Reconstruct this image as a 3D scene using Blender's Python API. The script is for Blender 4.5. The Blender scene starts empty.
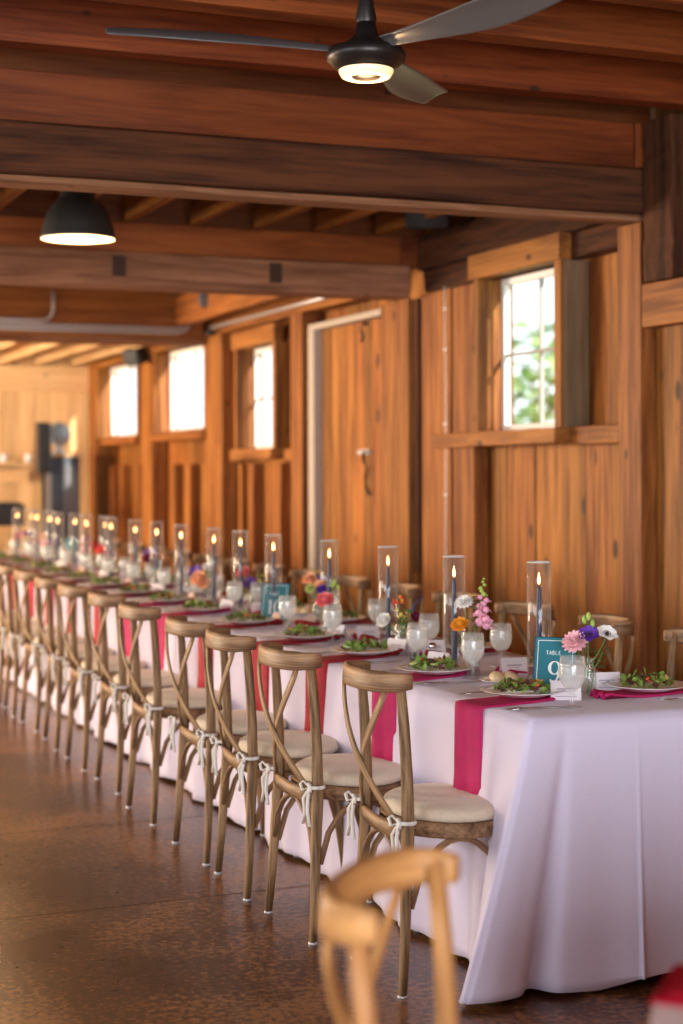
import bpy, math, random
from mathutils import Vector, Matrix
R = random.Random(7)
C = bpy.context.scene.collection
PI = math.pi
sc = bpy.context.scene

# ------------------------------------------------------------------ mesh builder
class MB:
    """collects shapes, links them as ONE mesh object"""
    def __init__(s):
        s.v = []; s.f = []; s.m = []; s.g = []; s.r = []; s.sm = []
    def add(s, vs, fs, mat=0, gc=None, smooth=False, rnd=None):
        o = len(s.v); rnd = R.random() if rnd is None else rnd
        s.v += [tuple(p) for p in vs]
        s.g += [tuple(p) for p in (gc if gc else vs)]
        s.r += [rnd] * len(vs)
        for f in fs:
            s.f.append(tuple(i + o for i in f)); s.m.append(mat); s.sm.append(smooth)
    def box(s, x0, x1, y0, y1, z0, z1, mat=0, M=None, rnd=None, jit=0.0):
        d = (x1-x0, y1-y0, z1-z0); ax = max(range(3), key=lambda i: abs(d[i]))
        off = R.random()*40; off2 = R.random()*40
        # long boxes get a few cuts along their length so old timber can be slightly uneven
        n = 1 if jit == 0 else 14
        lo = [x0, y0, z0]; hi = [x1, y1, z1]; oth = [i for i in range(3) if i != ax]
        vs = []; gc = []
        for k in range(n+1):
            t = k/n
            for (a, b) in ((0,0),(1,0),(1,1),(0,1)):
                p = [0,0,0]
                p[ax] = lo[ax] + (hi[ax]-lo[ax])*t
                p[oth[0]] = (hi if a else lo)[oth[0]] + (R.uniform(-jit,jit) if jit else 0)
                p[oth[1]] = (hi if b else lo)[oth[1]] + (R.uniform(-jit,jit) if jit else 0)
                gc.append((p[oth[0]]-lo[oth[0]]+off, p[oth[1]]-lo[oth[1]]+off2, p[ax]-lo[ax]+off))
                vs.append(p)
        fs = [(3,2,1,0), tuple(4*n+i for i in range(4))]
        for k in range(n):
            for i in range(4):
                j = (i+1) % 4
                fs.append((4*k+i, 4*k+j, 4*k+4+j, 4*k+4+i))
        if M is not None: vs = [M @ Vector(p) for p in vs]
        s.add(vs, fs, mat, gc, False, rnd)
        return s
    def sweep(s, pts, rad, n=8, mat=0, up=(0,0,1), cap=True, smooth=True, sq=False, rnd=None, se=1.0):
        """tube along pts; rad = r, (ra,rb) or a list of either; ra across up, rb along up"""
        pts = [Vector(p) for p in pts]; N = len(pts); off = R.random()*30
        up0 = Vector(up); vs = []; gc = []; L = 0
        for k, p in enumerate(pts):
            t = (pts[min(k+1,N-1)] - pts[max(k-1,0)]).normalized()
            side = t.cross(up0)
            if side.length < 1e-4: side = t.cross(Vector((1,0,0.01)))
            side.normalize(); u = side.cross(t).normalized()
            r = rad[k] if isinstance(rad, list) else rad
            ra, rb = r if isinstance(r, tuple) else (r, r)
            if k: L += (pts[k]-pts[k-1]).length
            for i in range(n):
                a = 2*PI*(i+.5)/n; ca, sa = math.cos(a), math.sin(a)
                if se != 1: ca = math.copysign(abs(ca)**se, ca); sa = math.copysign(abs(sa)**se, sa)
                if sq:
                    m = max(abs(ca), abs(sa)); ca /= m; sa /= m
                q = p + side*(ca*ra) + u*(sa*rb)
                vs.append(q); gc.append((ca*ra+off, sa*rb+off, L+off))
        fs = []
        for k in range(N-1):
            for i in range(n):
                j = (i+1) % n
                fs.append((k*n+i, k*n+j, (k+1)*n+j, (k+1)*n+i))
        if cap:
            fs.append(tuple(range(n-1,-1,-1))); fs.append(tuple((N-1)*n+i for i in range(n)))
        s.add(vs, fs, mat, gc, smooth and not sq, rnd)
        return s
    def lathe(s, prof, n=24, mat=0, c=(0,0,0), smooth=True, M=None, rnd=None):
        vs = []; fs = []
        for (r, z) in prof:
            for i in range(n):
                a = 2*PI*i/n
                vs.append(Vector((c[0]+r*math.cos(a), c[1]+r*math.sin(a), c[2]+z)))
        for k in range(len(prof)-1):
            for i in range(n):
                j = (i+1) % n
                fs.append((k*n+i, k*n+j, (k+1)*n+j, (k+1)*n+i))
        if M is not None: vs = [M @ p for p in vs]
        s.add(vs, fs, mat, None, smooth, rnd)
        return s
    def ball(s, c, r, mat=0, n=8, m=5, sc_=(1,1,1), rnd=None):
        prof = [(max(1e-4, r*math.sin(PI*k/m)), -r*math.cos(PI*k/m)) for k in range(m+1)]
        vs = []; fs = []
        for (q, z) in prof:
            for i in range(n):
                a = 2*PI*i/n
                vs.append((c[0]+q*math.cos(a)*sc_[0], c[1]+q*math.sin(a)*sc_[1], c[2]+z*sc_[2]))
        for k in range(m):
            for i in range(n):
                j = (i+1) % n
                fs.append((k*n+i, k*n+j, (k+1)*n+j, (k+1)*n+i))
        s.add(vs, fs, mat, None, True, rnd)
        return s
    def petal(s, base, d, up, L, W, curl=.2, mat=0, rnd=None):
        """a little leaf or petal: a 3 x 4 patch from base along d, bending toward up"""
        base = Vector(base); d = Vector(d).normalized(); up = Vector(up)
        side = d.cross(up)
        if side.length < 1e-3: side = d.cross(Vector((1,0,0)))
        side.normalize(); nn = side.cross(d).normalized()
        vs = []; fs = []
        for k, (t, w) in enumerate(((0,.12),(.35,.8),(.7,1),(1,.3))):
            for i in (-1, 0, 1):
                vs.append(base + d*(L*t) + nn*(L*curl*t*t) + side*(i*W*.5*w) + nn*(abs(i)*W*.18*w))
        for k in range(3):
            for i in range(2):
                fs.append((3*k+i, 3*k+i+1, 3*k+4+i, 3*k+3+i))
        s.add(vs, fs, mat, None, True, rnd)
        return s
    def build(s, name, mats, parent=None, bevel=0, solid=0, loc=None, rz=None):
        me = bpy.data.meshes.new(name)
        me.from_pydata(s.v, [], s.f)
        if not isinstance(mats, (list, tuple)): mats = [mats]
        for m in mats: me.materials.append(m)
        me.polygons.foreach_set('material_index', s.m)
        me.polygons.foreach_set('use_smooth', s.sm)
        a = me.attributes.new('gc', 'FLOAT_VECTOR', 'POINT'); a.data.foreach_set('vector', [c for p in s.g for c in p])
        a = me.attributes.new('rnd', 'FLOAT', 'POINT'); a.data.foreach_set('value', s.r)
        me.update()
        o = bpy.data.objects.new(name, me); C.objects.link(o)
        if parent is not None: o.parent = parent
        if loc is not None: o.location = loc
        if rz is not None: o.rotation_euler.z = rz
        if bevel:
            b = o.modifiers.new('bevel', 'BEVEL'); b.width = bevel; b.segments = 2; b.limit_method = 'ANGLE'
        if solid:
            b = o.modifiers.new('solid', 'SOLIDIFY'); b.thickness = solid; b.offset = 0
        return o

def tag(o, label=None, cat=None, group=None, kind=None):
    if label: o['label'] = label
    if cat: o['category'] = cat
    if group: o['group'] = group
    if kind: o['kind'] = kind
    return o
def thing(name, loc=(0,0,0), rz=0, label=None, cat=None, group=None, kind=None):
    o = bpy.data.objects.new(name, None); C.objects.link(o)
    o.empty_display_size = .1; o.location = loc; o.rotation_euler = (0,0,rz)
    return tag(o, label, cat, group, kind)
def copy_tree(o, parent=None):
    c = o.copy(); C.objects.link(c)
    if parent is not None: c.parent = parent
    for ch in list(o.children):
        if ch.users_collection: copy_tree(ch, c)
    return c
def struct(o): o['kind'] = 'structure'; return o
ORD = ['first','second','third','fourth','fifth','sixth','seventh','eighth','ninth','tenth','eleventh','twelfth','thirteenth',
       'fourteenth','fifteenth','sixteenth','seventeenth','eighteenth','nineteenth','twentieth','twenty-first','twenty-second']
def nth(i): return 'nearest' if i == 0 else ORD[i]
def frm(i): return 'nearest the camera' if i == 0 else ORD[i] + ' from the near end'

# ------------------------------------------------------------------ materials
def newmat(name):
    m = bpy.data.materials.new(name); m.use_nodes = True
    nt = m.node_tree; b = nt.nodes['Principled BSDF']
    return m, nt, b
def nd(nt, typ, **kw):
    n = nt.nodes.new(typ)
    for k, v in kw.items():
        if k in n.inputs: n.inputs[k].default_value = v
        else: setattr(n, k, v)
    return n
def simple(name, col, rough=.6, metal=0, spec=.5, emit=None, es=0, noise=0, nscale=20, bump=0, sheen=0, trans=0):
    m, nt, b = newmat(name)
    b.inputs['Base Color'].default_value = (*col, 1); b.inputs['Roughness'].default_value = rough
    b.inputs['Metallic'].default_value = metal; b.inputs['Specular IOR Level'].default_value = spec
    if sheen: b.inputs['Sheen Weight'].default_value = sheen
    if trans: b.inputs['Transmission Weight'].default_value = trans
    if emit: b.inputs['Emission Color'].default_value = (*emit, 1); b.inputs['Emission Strength'].default_value = es
    if noise or bump:
        tc = nd(nt, 'ShaderNodeTexCoord'); no = nd(nt, 'ShaderNodeTexNoise', Scale=nscale, Detail=4.0)
        nt.links.new(tc.outputs['Object'], no.inputs['Vector'])
        if noise:
            hs = nd(nt, 'ShaderNodeHueSaturation'); hs.inputs['Color'].default_value = (*col, 1)
            mr = nd(nt, 'ShaderNodeMapRange'); mr.inputs[1].default_value = .3; mr.inputs[2].default_value = .7
            mr.inputs[3].default_value = 1-noise; mr.inputs[4].default_value = 1+noise
            nt.links.new(no.outputs[0], mr.inputs[0]); nt.links.new(mr.outputs[0], hs.inputs['Value'])
            nt.links.new(hs.outputs[0], b.inputs['Base Color'])
        if bump:
            bu = nd(nt, 'ShaderNodeBump', Strength=bump, Distance=.005)
            nt.links.new(no.outputs[0], bu.inputs['Height']); nt.links.new(bu.outputs[0], b.inputs['Normal'])
    return m
def wood(name, c1, c2, knotc=(.03,.012,.005), var=.25, rough=.55, knots=True, kthr=.12, spec=.22, fine=1.0, bump=.3, huevar=.02):
    m, nt, b = newmat(name); L = nt.links.new
    at = nd(nt, 'ShaderNodeAttribute', attribute_name='gc'); ar = nd(nt, 'ShaderNodeAttribute', attribute_name='rnd')
    mp = nd(nt, 'ShaderNodeMapping'); mp.inputs['Scale'].default_value = (16*fine, 16*fine, 1.1*fine)
    L(at.outputs['Vector'], mp.inputs['Vector'])
    n1 = nd(nt, 'ShaderNodeTexNoise', Scale=1.0, Detail=5.0, Roughness=.6, Distortion=.6); L(mp.outputs[0], n1.inputs['Vector'])
    mp2 = nd(nt, 'ShaderNodeMapping'); mp2.inputs['Scale'].default_value = (110*fine, 110*fine, 4*fine)
    L(at.outputs['Vector'], mp2.inputs['Vector'])
    n2 = nd(nt, 'ShaderNodeTexNoise', Scale=1.0, Detail=2.0); L(mp2.outputs[0], n2.inputs['Vector'])
    ad = nd(nt, 'ShaderNodeMath', operation='MULTIPLY_ADD'); L(n2.outputs[0], ad.inputs[0]); ad.inputs[1].default_value = .35; L(n1.outputs[0], ad.inputs[2])
    cr = nd(nt, 'ShaderNodeValToRGB'); cr.color_ramp.elements[0].position = .52; cr.color_ramp.elements[1].position = .82
    cr.color_ramp.elements[0].color = (*c2, 1); cr.color_ramp.elements[1].color = (*c1, 1)
    L(ad.outputs[0], cr.inputs[0])
    hs = nd(nt, 'ShaderNodeHueSaturation'); L(cr.outputs[0], hs.inputs['Color'])
    mr = nd(nt, 'ShaderNodeMapRange'); mr.inputs[3].default_value = 1-var; mr.inputs[4].default_value = 1+var
    L(ar.outputs['Fac'], mr.inputs[0]); L(mr.outputs[0], hs.inputs['Value'])
    w = nd(nt, 'ShaderNodeTexWhiteNoise', noise_dimensions='1D'); L(ar.outputs['Fac'], w.inputs['W'])
    mh = nd(nt, 'ShaderNodeMapRange'); mh.inputs[3].default_value = .5-huevar; mh.inputs[4].default_value = .5+huevar
    L(w.outputs[0], mh.inputs[0]); L(mh.outputs[0], hs.inputs['Hue'])
    out = hs.outputs[0]
    if knots:
        mk = nd(nt, 'ShaderNodeMapping'); mk.inputs['Scale'].default_value = (5.5, 5.5, 3.0); L(at.outputs['Vector'], mk.inputs['Vector'])
        vo = nd(nt, 'ShaderNodeTexVoronoi', Scale=1.0); L(mk.outputs[0], vo.inputs['Vector'])
        sm = nd(nt, 'ShaderNodeMapRange', interpolation_type='SMOOTHSTEP'); sm.inputs[1].default_value = kthr*.45; sm.inputs[2].default_value = kthr
        sm.inputs[3].default_value = .9; sm.inputs[4].default_value = 0; L(vo.outputs['Distance'], sm.inputs[0])
        mx = nd(nt, 'ShaderNodeMix', data_type='RGBA'); L(sm.outputs[0], mx.inputs[0]); L(out, mx.inputs[6]); mx.inputs[7].default_value = (*knotc, 1)
        out = mx.outputs[2]
    L(out, b.inputs['Base Color'])
    b.inputs['Roughness'].default_value = rough; b.inputs['Specular IOR Level'].default_value = spec
    bu = nd(nt, 'ShaderNodeBump', Strength=bump, Distance=.004); L(ad.outputs[0], bu.inputs['Height']); L(bu.outputs[0], b.inputs['Normal'])
    return m
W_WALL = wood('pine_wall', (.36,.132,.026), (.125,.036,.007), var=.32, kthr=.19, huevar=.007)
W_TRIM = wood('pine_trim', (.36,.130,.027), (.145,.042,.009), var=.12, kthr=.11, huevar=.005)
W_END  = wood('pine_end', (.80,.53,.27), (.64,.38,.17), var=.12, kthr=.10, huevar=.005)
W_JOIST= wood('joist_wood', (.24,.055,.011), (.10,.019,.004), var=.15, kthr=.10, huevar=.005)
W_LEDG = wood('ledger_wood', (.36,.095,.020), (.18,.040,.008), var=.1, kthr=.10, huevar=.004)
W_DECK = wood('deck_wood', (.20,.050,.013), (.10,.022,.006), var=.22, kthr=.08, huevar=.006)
W_OLD  = wood('old_timber', (.105,.034,.011), (.026,.009,.004), knotc=(.02,.01,.006), huevar=.004, var=.12, rough=.8, kthr=.07, bump=.8)
W_OLDP = wood('old_timber_pale', (.37,.165,.082), (.15,.060,.027), knotc=(.05,.02,.01), huevar=.003, var=.1, rough=.8, kthr=.07, bump=.8)
W_GREY = wood('weathered_board', (.24,.15,.075), (.12,.08,.045), var=.1, rough=.8, kthr=.08)
W_CHAIR= wood('chair_oak', (.38,.225,.115), (.105,.052,.023), var=.10, rough=.5, knots=False, fine=3.0, huevar=.006, bump=.15)
W_CHAIR_WARM= wood('chair_oak_warm_lit', (.50,.245,.085), (.27,.115,.038), var=.06, rough=.45, knots=False, fine=2.2, huevar=.004, bump=.15)  # same oak, with orange lamp light painted into the colour
M_BLACK= simple('black_plastic', (.016,.015,.017), .5)
M_DARKM= simple('dark_bronze', (.028,.022,.020), .38, .6)
M_BLADE= simple('blade_gloss', (.085,.078,.078), .3, .0, .6)
M_STEEL= simple('galvanised', (.58,.58,.60), .42, .6)
M_SILVER=simple('silver', (.72,.72,.74), .2, 1)
M_WHITEP=simple('white_paint', (.80,.78,.74), .5)
M_CERAM= simple('white_china', (.86,.84,.82), .18)
M_CUSH = simple('cushion_linen', (.68,.56,.42), .9, noise=.06, nscale=90, bump=.15, sheen=.2)
M_TIE  = simple('tie_cotton', (.80,.76,.70), .9)
M_NAPK = simple('crimson_napkin_magenta_lit', (.50,.008,.11), .8, sheen=.0, noise=.08, nscale=30, bump=.2)  # crimson cloth with the lighting's magenta cast painted in
M_NAPK2= simple('crimson_napkin', (.36,.006,.022), .8, sheen=.0, noise=.08, nscale=30, bump=.2)
M_CARD = simple('card_white', (.80,.74,.78), .8)
M_PEACH= simple('card_peach', (.86,.60,.46), .7)
M_WAX  = simple('navy_wax', (.006,.022,.075), .4, spec=.5)
M_WICK = simple('wick', (.02,.015,.01), .9)
M_FLAME= simple('flame', (1,.7,.3), .5, emit=(1,.50,.17), es=11)
M_TEAL = simple('teal_card', (.010,.17,.22), .5)
M_TEALE= simple('teal_edge', (.004,.05,.06), .5)
M_INK  = simple('white_ink', (.85,.88,.86), .6)
M_ROLL = simple('bread_crust', (.90,.70,.42), .6, noise=.12, nscale=60)
M_STEM = simple('green_stem', (.09,.22,.04), .5)
M_LEAF = simple('green_leaf', (.07,.19,.035), .5, noise=.3, nscale=40)
M_LIME = simple('lime_bud', (.36,.50,.10), .5)
M_SALT = simple('salt', (.85,.83,.78), .8)
M_PEPR = simple('pepper', (.06,.04,.03), .8)
M_LAMPIN=simple('lamp_white_inside', (.85,.75,.55), .5, emit=(1,.66,.30), es=1.0)
M_LED  = simple('led_ring', (1,.85,.6), .5, emit=(1,.56,.22), es=.6)
M_LETT = simple('lettuce', (.17,.27,.045), .5, noise=.65, nscale=38)
M_RADI = simple('radicchio', (.12,.045,.03), .5)
M_TOM  = simple('tomato', (.60,.10,.03), .35)
M_CUKE = simple('cucumber', (.55,.66,.26), .4)
M_CROUT= simple('crouton', (.55,.30,.11), .8)
PET = {k: simple('petal_'+k, c, .6, noise=.12, nscale=60) for k, c in dict(
    pink=(.90,.54,.58), coral=(.88,.13,.12), peach=(.92,.50,.28), purple=(.13,.035,.36), white=(.88,.85,.80), orchid=(.80,.36,.50),
    amber=(.86,.38,.03), burgundy=(.20,.01,.05), violet=(.40,.22,.62), limeflower=(.62,.68,.24), rose=(.92,.23,.25), navy=(.07,.06,.20),
    black=(.01,.008,.02), yellow=(.88,.62,.12), red=(.60,.05,.03)).items()}

def glass_thin(name, tint=(1,1,1), refl=.5, milk=0.0, milkc=(.9,.9,.9), edge=.0):
    """thin-walled glass: lets light through, reflects and thickens toward grazing angles"""
    m = bpy.data.materials.new(name); m.use_nodes = True; nt = m.node_tree; nt.nodes.clear(); L = nt.links.new
    o = nd(nt, 'ShaderNodeOutputMaterial'); tr = nd(nt, 'ShaderNodeBsdfTransparent'); tr.inputs[0].default_value = (*tint, 1)
    gl = nd(nt, 'ShaderNodeBsdfGlossy', Roughness=.06)
    lw = nd(nt, 'ShaderNodeLayerWeight', Blend=.5)
    pw = nd(nt, 'ShaderNodeMath', operation='POWER'); pw.inputs[1].default_value = 3.5; L(lw.outputs['Facing'], pw.inputs[0])
    rf = nd(nt, 'ShaderNodeMath', operation='MULTIPLY_ADD'); rf.inputs[1].default_value = refl; rf.inputs[2].default_value = .035; L(pw.outputs[0], rf.inputs[0])
    df = nd(nt, 'ShaderNodeBsdfTranslucent'); df.inputs[0].default_value = (*milkc, 1)
    d2 = nd(nt, 'ShaderNodeBsdfDiffuse'); d2.inputs[0].default_value = (*milkc, 1)
    md = nd(nt, 'ShaderNodeMixShader'); md.inputs[0].default_value = .45; L(df.outputs[0], md.inputs[1]); L(d2.outputs[0], md.inputs[2])
    mk = nd(nt, 'ShaderNodeMath', operation='MULTIPLY_ADD', use_clamp=True); mk.inputs[1].default_value = edge; mk.inputs[2].default_value = milk; L(pw.outputs[0], mk.inputs[0])
    m1 = nd(nt, 'ShaderNodeMixShader'); L(mk.outputs[0], m1.inputs[0])
    L(tr.outputs[0], m1.inputs[1]); L(md.outputs[0], m1.inputs[2])
    m2 = nd(nt, 'ShaderNodeMixShader'); L(rf.outputs[0], m2.inputs[0]); L(m1.outputs[0], m2.inputs[1]); L(gl.outputs[0], m2.inputs[2])
    L(m2.outputs[0], o.inputs[0]); return m
G_CYL  = glass_thin('chimney_glass', (.98,.98,.98), .30, .02, edge=.25, milkc=(.95,.9,.88))
G_GOB  = glass_thin('goblet_glass', (.98,.99,.99), .35, .16, (.93,.95,.96), edge=.5)
G_WATER= glass_thin('ice_water', (.97,.98,.98), .1, .48, (.94,.96,.96))
G_VASE = glass_thin('vase_glass', (.97,.99,.98), .4, .06, (.9,.94,.9), edge=.5)
G_PANE = glass_thin('window_glass', (.97,.99,.98), .0, 0)
G_PUCK = glass_thin('clear_glass', (.95,.97,.99), .45, .18, (.88,.92,.96), edge=.4)

def mk_cloth():
    m, nt, b = newmat('lilac_linen'); L = nt.links.new
    tc = nd(nt, 'ShaderNodeTexCoord'); no = nd(nt, 'ShaderNodeTexNoise', Scale=380.0, Detail=2.0); L(tc.outputs['Object'], no.inputs['Vector'])
    n2 = nd(nt, 'ShaderNodeTexNoise', Scale=5.0, Detail=3.0); L(tc.outputs['Object'], n2.inputs['Vector'])
    b.inputs['Base Color'].default_value = (.70,.63,.80,1); b.inputs['Roughness'].default_value = .85
    b.inputs['Sheen Weight'].default_value = .25
    ad = nd(nt, 'ShaderNodeMath', operation='MULTIPLY_ADD'); L(n2.outputs[0], ad.inputs[0]); ad.inputs[1].default_value = 3; L(no.outputs[0], ad.inputs[2])
    bu = nd(nt, 'ShaderNodeBump', Strength=.35, Distance=.004); L(ad.outputs[0], bu.inputs['Height']); L(bu.outputs[0], b.inputs['Normal'])
    return m
M_CLOTH = mk_cloth()
def mk_floor():
    m, nt, b = newmat('stained_concrete'); L = nt.links.new
    tc = nd(nt, 'ShaderNodeTexCoord')
    n1 = nd(nt, 'ShaderNodeTexNoise', Scale=1.3, Detail=6.0, Roughness=.65); L(tc.outputs['Object'], n1.inputs['Vector'])
    n2 = nd(nt, 'ShaderNodeTexNoise', Scale=42.0, Detail=3.0, Roughness=.7); L(tc.outputs['Object'], n2.inputs['Vector'])
    n3 = nd(nt, 'ShaderNodeTexVoronoi', Scale=70.0); L(tc.outputs['Object'], n3.inputs['Vector'])
    ad = nd(nt, 'ShaderNodeMath', operation='MULTIPLY_ADD'); L(n2.outputs[0], ad.inputs[0]); ad.inputs[1].default_value = .8; L(n1.outputs[0], ad.inputs[2])
    cr = nd(nt, 'ShaderNodeValToRGB'); e = cr.color_ramp.elements
    e[0].position = .62; e[0].color = (.022,.008,.004,1); e[1].position = 1.12; e[1].color = (.30,.135,.050,1)
    x = e.new(.88); x.color = (.095,.035,.012,1)
    L(ad.outputs[0], cr.inputs[0])
    sp = nd(nt, 'ShaderNodeMapRange'); sp.inputs[1].default_value = .12; sp.inputs[2].default_value = .3; sp.inputs[3].default_value = .2; sp.inputs[4].default_value = 1
    L(n3.outputs['Distance'], sp.inputs[0])
    mu = nd(nt, 'ShaderNodeMix', data_type='RGBA', blend_type='MULTIPLY'); mu.inputs[0].default_value = .75
    L(cr.outputs[0], mu.inputs[6]); L(sp.outputs[0], mu.inputs[7])
    L(mu.outputs[2], b.inputs['Base Color'])
    rr = nd(nt, 'ShaderNodeMapRange'); rr.inputs[3].default_value = .18; rr.inputs[4].default_value = .42; L(n1.outputs[0], rr.inputs[0]); L(rr.outputs[0], b.inputs['Roughness'])
    b.inputs['Specular IOR Level'].default_value = .45; b.inputs['Coat Weight'].default_value = .06; b.inputs['Coat Roughness'].default_value = .12
    bu = nd(nt, 'ShaderNodeBump', Strength=.04, Distance=.004); L(n1.outputs[0], bu.inputs['Height']); L(bu.outputs[0], b.inputs['Normal']); L(bu.outputs[0], b.inputs['Coat Normal'])
    return m
M_FLOOR = mk_floor()
M_JOINT = simple('saw_joint', (.030,.013,.007), .6)

# ------------------------------------------------------------------ room shell
XL, XW = -5.0, 4.17          # left wall, plank face of the window wall
YN, YF = -4.0, 16.92
mb = MB(); mb.box(XL-.2, 4.5, YN-.2, YF+.3, -.1, 0)
struct(mb.build('floor', M_FLOOR))
# saw joints in the slab
k = 1
for (a, b_) in (((XL,5.22),(4.1,5.42)), ((XL,6.47),(4.1,6.67)), ((XL,10.4),(4.1,10.4))):
    mb = MB(); d = Vector((b_[0]-a[0], b_[1]-a[1], 0)).normalized(); n_ = Vector((-d.y, d.x, 0))*.003
    A = Vector((a[0],a[1],.0012)); B = Vector((b_[0],b_[1],.0012))
    mb.add([A-n_, B-n_, B+n_, A+n_], [(0,1,2,3)]); struct(mb.build('trim_%d' % k, M_JOINT)); k += 1
TR = [k]
def trim(mb, mat, bevel=.004):
    o = struct(mb.build('trim_%d' % TR[0], mat, bevel=bevel)); TR[0] += 1; return o

# windows of the right wall: (y0,y1,z0,z1)
WIN = [(7.075,7.90,1.65,2.467), (11.155,11.965,1.605,2.37), (12.80,14.25,1.785,2.50), (14.885,16.395,1.775,2.48)]
def seg_z(y0, y1, z0, z1):
    """vertical pieces of a wall strip, leaving out the windows"""
    ym = (y0+y1)/2
    for (a, b_, c, d) in WIN:
        if a < ym < b_:
            out = []
            if z0 < c: out.append((z0, min(c, z1)))
            if z1 > d: out.append((max(d, z0), z1))
            return out
    return [(z0, z1)]
wall = MB()
y = YN
cuts = sorted([w[0] for w in WIN] + [w[1] for w in WIN])
while y < YF:
    w = R.uniform(.15, .29); y2 = min(y+w, YF)
    for c in cuts:
        if y < c - 1e-4 < y2: y2 = c
    if y2-y < .06 and not any(abs(y2-c) < 1e-3 for c in cuts): y2 = min(y+.15, YF)
    for (a, b_) in seg_z(y, y2, 0, 3.5):
        wall.box(XW + R.uniform(0,.010), XW+.034, y+.002, y2-.002, a, b_)
    y = y2
for a, b_ in zip([YN]+cuts, cuts+[YF]):
    for (c, d) in seg_z(a, b_, 0, 3.5):
        wall.box(XW+.035, XW+.045, a, b_, c, d, rnd=.1)
struct(wall.build('wall_right', W_WALL))
# near bay planks stand a little proud
near = MB(); y = -3.9
while y < 6.28:
    y2 = min(y+R.uniform(.17,.3), 6.296); near.box(4.08, XW-.002, y+.002, y2-.002, 0, 2.98); y = y2
trim(near, W_WALL, 0)
# end wall
mb = MB(); x = XL
while x < 4.1:
    x2 = min(x+R.uniform(.16,.24), XW); mb.box(x+.002, x2-.002, YF+R.uniform(0,.012), YF+.12, 0, 3.5); x = x2
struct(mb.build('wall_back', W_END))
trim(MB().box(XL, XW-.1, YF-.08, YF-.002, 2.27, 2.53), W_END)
# left wall with two barn door openings, near wall with one
def holed_wall(name, axis, at, a0, a1, holes, mat):
    mb = MB(); a = a0
    for (h0, h1, hz0, hz1) in sorted(holes)+[(a1, a1, 0, 0)]:
        while a < h0-1e-4:
            b_ = min(a+.28, h0)
            if axis == 'y': mb.box(at-.08, at, a+.001, b_-.001, 0, 3.5)
            else: mb.box(a+.001, b_-.001, at-.08, at, 0, 3.5)
            a = b_
        if h1 > h0:
            for (c, d) in ((0,hz0),(hz1,3.5)):
                if d-c > .02:
                    if axis == 'y': mb.box(at-.08, at, h0, h1, c, d)
                    else: mb.box(h0, h1, at-.08, at, c, d)
            a = h1
    return struct(mb.build(name, mat))
holed_wall('wall_left', 'y', XL, YN, YF, [(-1.5,4.5,1.5,2.8),(6.0,10.5,1.5,2.8),(12.2,15.6,0.0,2.6)], W_WALL)
holed_wall('wall_front', 'x', YN, XL, XW, [(-3.2,2.8,0,2.7)], W_WALL)
# ceilings
def deck(x0, x1, y0, y1, z, along='x'):
    mb = MB(); 
    if along == 'x':
        y = y0
        while y < y1: 
            y2 = min(y+.19, y1); mb.box(x0, x1, y+.001, y2-.001, z, z+.04); y = y2
    else:
        x = x0
        while x < x1:
            x2 = min(x+.19, x1); mb.box(x+.001, x2-.001, y0, y1, z, z+.04); x = x2
    return mb
mb = deck(XL, XW+.05, YN, 6.5, 3.24, 'y')
d2 = deck(XL, XW+.05, 6.5, 8.92, 3.02); d3 = deck(XL, XW+.05, 8.92, 12.9, 3.12); d4 = deck(XL, XW+.05, 12.9, YF+.1, 2.80)
for d in (d2, d3, d4):
    o = len(mb.v); mb.v += d.v; mb.g += d.g; mb.r += d.r; mb.sm += d.sm; mb.m += d.m; mb.f += [tuple(i+o for i in f) for f in d.f]
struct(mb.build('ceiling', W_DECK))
# joists of the near bay run across
for yy in (6.01-.06, 5.30-.05, 4.66, 4.0, 3.35, 2.7, 2.0, 1.3, .6, -.1, -.8, -1.6, -2.4, -3.2):
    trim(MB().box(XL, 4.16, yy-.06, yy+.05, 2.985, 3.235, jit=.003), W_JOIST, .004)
# old hewn beam with plank above
trim(MB().box(XL, 4.10, 6.27, 6.47, 2.585, 2.785, jit=.007), W_OLD, .010)
trim(MB().box(XL, 3.97, 6.30, 6.44, 2.787, 2.985, jit=.003), W_JOIST, .004)
trim(MB().box(3.975, 4.10, 6.29, 6.44, 2.787, 2.985), W_JOIST, .004)
trim(MB().box(XL, 4.10, 6.315, 6.463, 2.555, 2.584, jit=.004), W_OLDP, .006)
# second beam
trim(MB().box(XL, 3.985, 8.72, 8.92, 2.45, 2.635, jit=.006), W_OLDP, .010)
trim(MB().box(XL, 3.93, 8.74, 8.90, 2.637, 2.80, jit=.002), W_LEDG, .004)
trim(MB().box(3.932, 4.10, 8.73, 8.89, 2.637, 2.80), W_JOIST, .004)
for xx in (2.25, 3.15):   # mortise pockets
    trim(MB().box(xx-.035, xx+.035, 8.708, 8.722, 2.50, 2.61), simple('pocket%d' % int(xx), (.05,.02,.01), .9), 0)
# third beam
trim(MB().box(XL, 3.985, 12.75, 12.90, 2.45, 2.70, jit=.003), W_TRIM, .006)
trim(MB().box(XL, 3.985, 12.72, 12.748, 2.452, 2.50, jit=.001), W_OLDP, .006)
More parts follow.
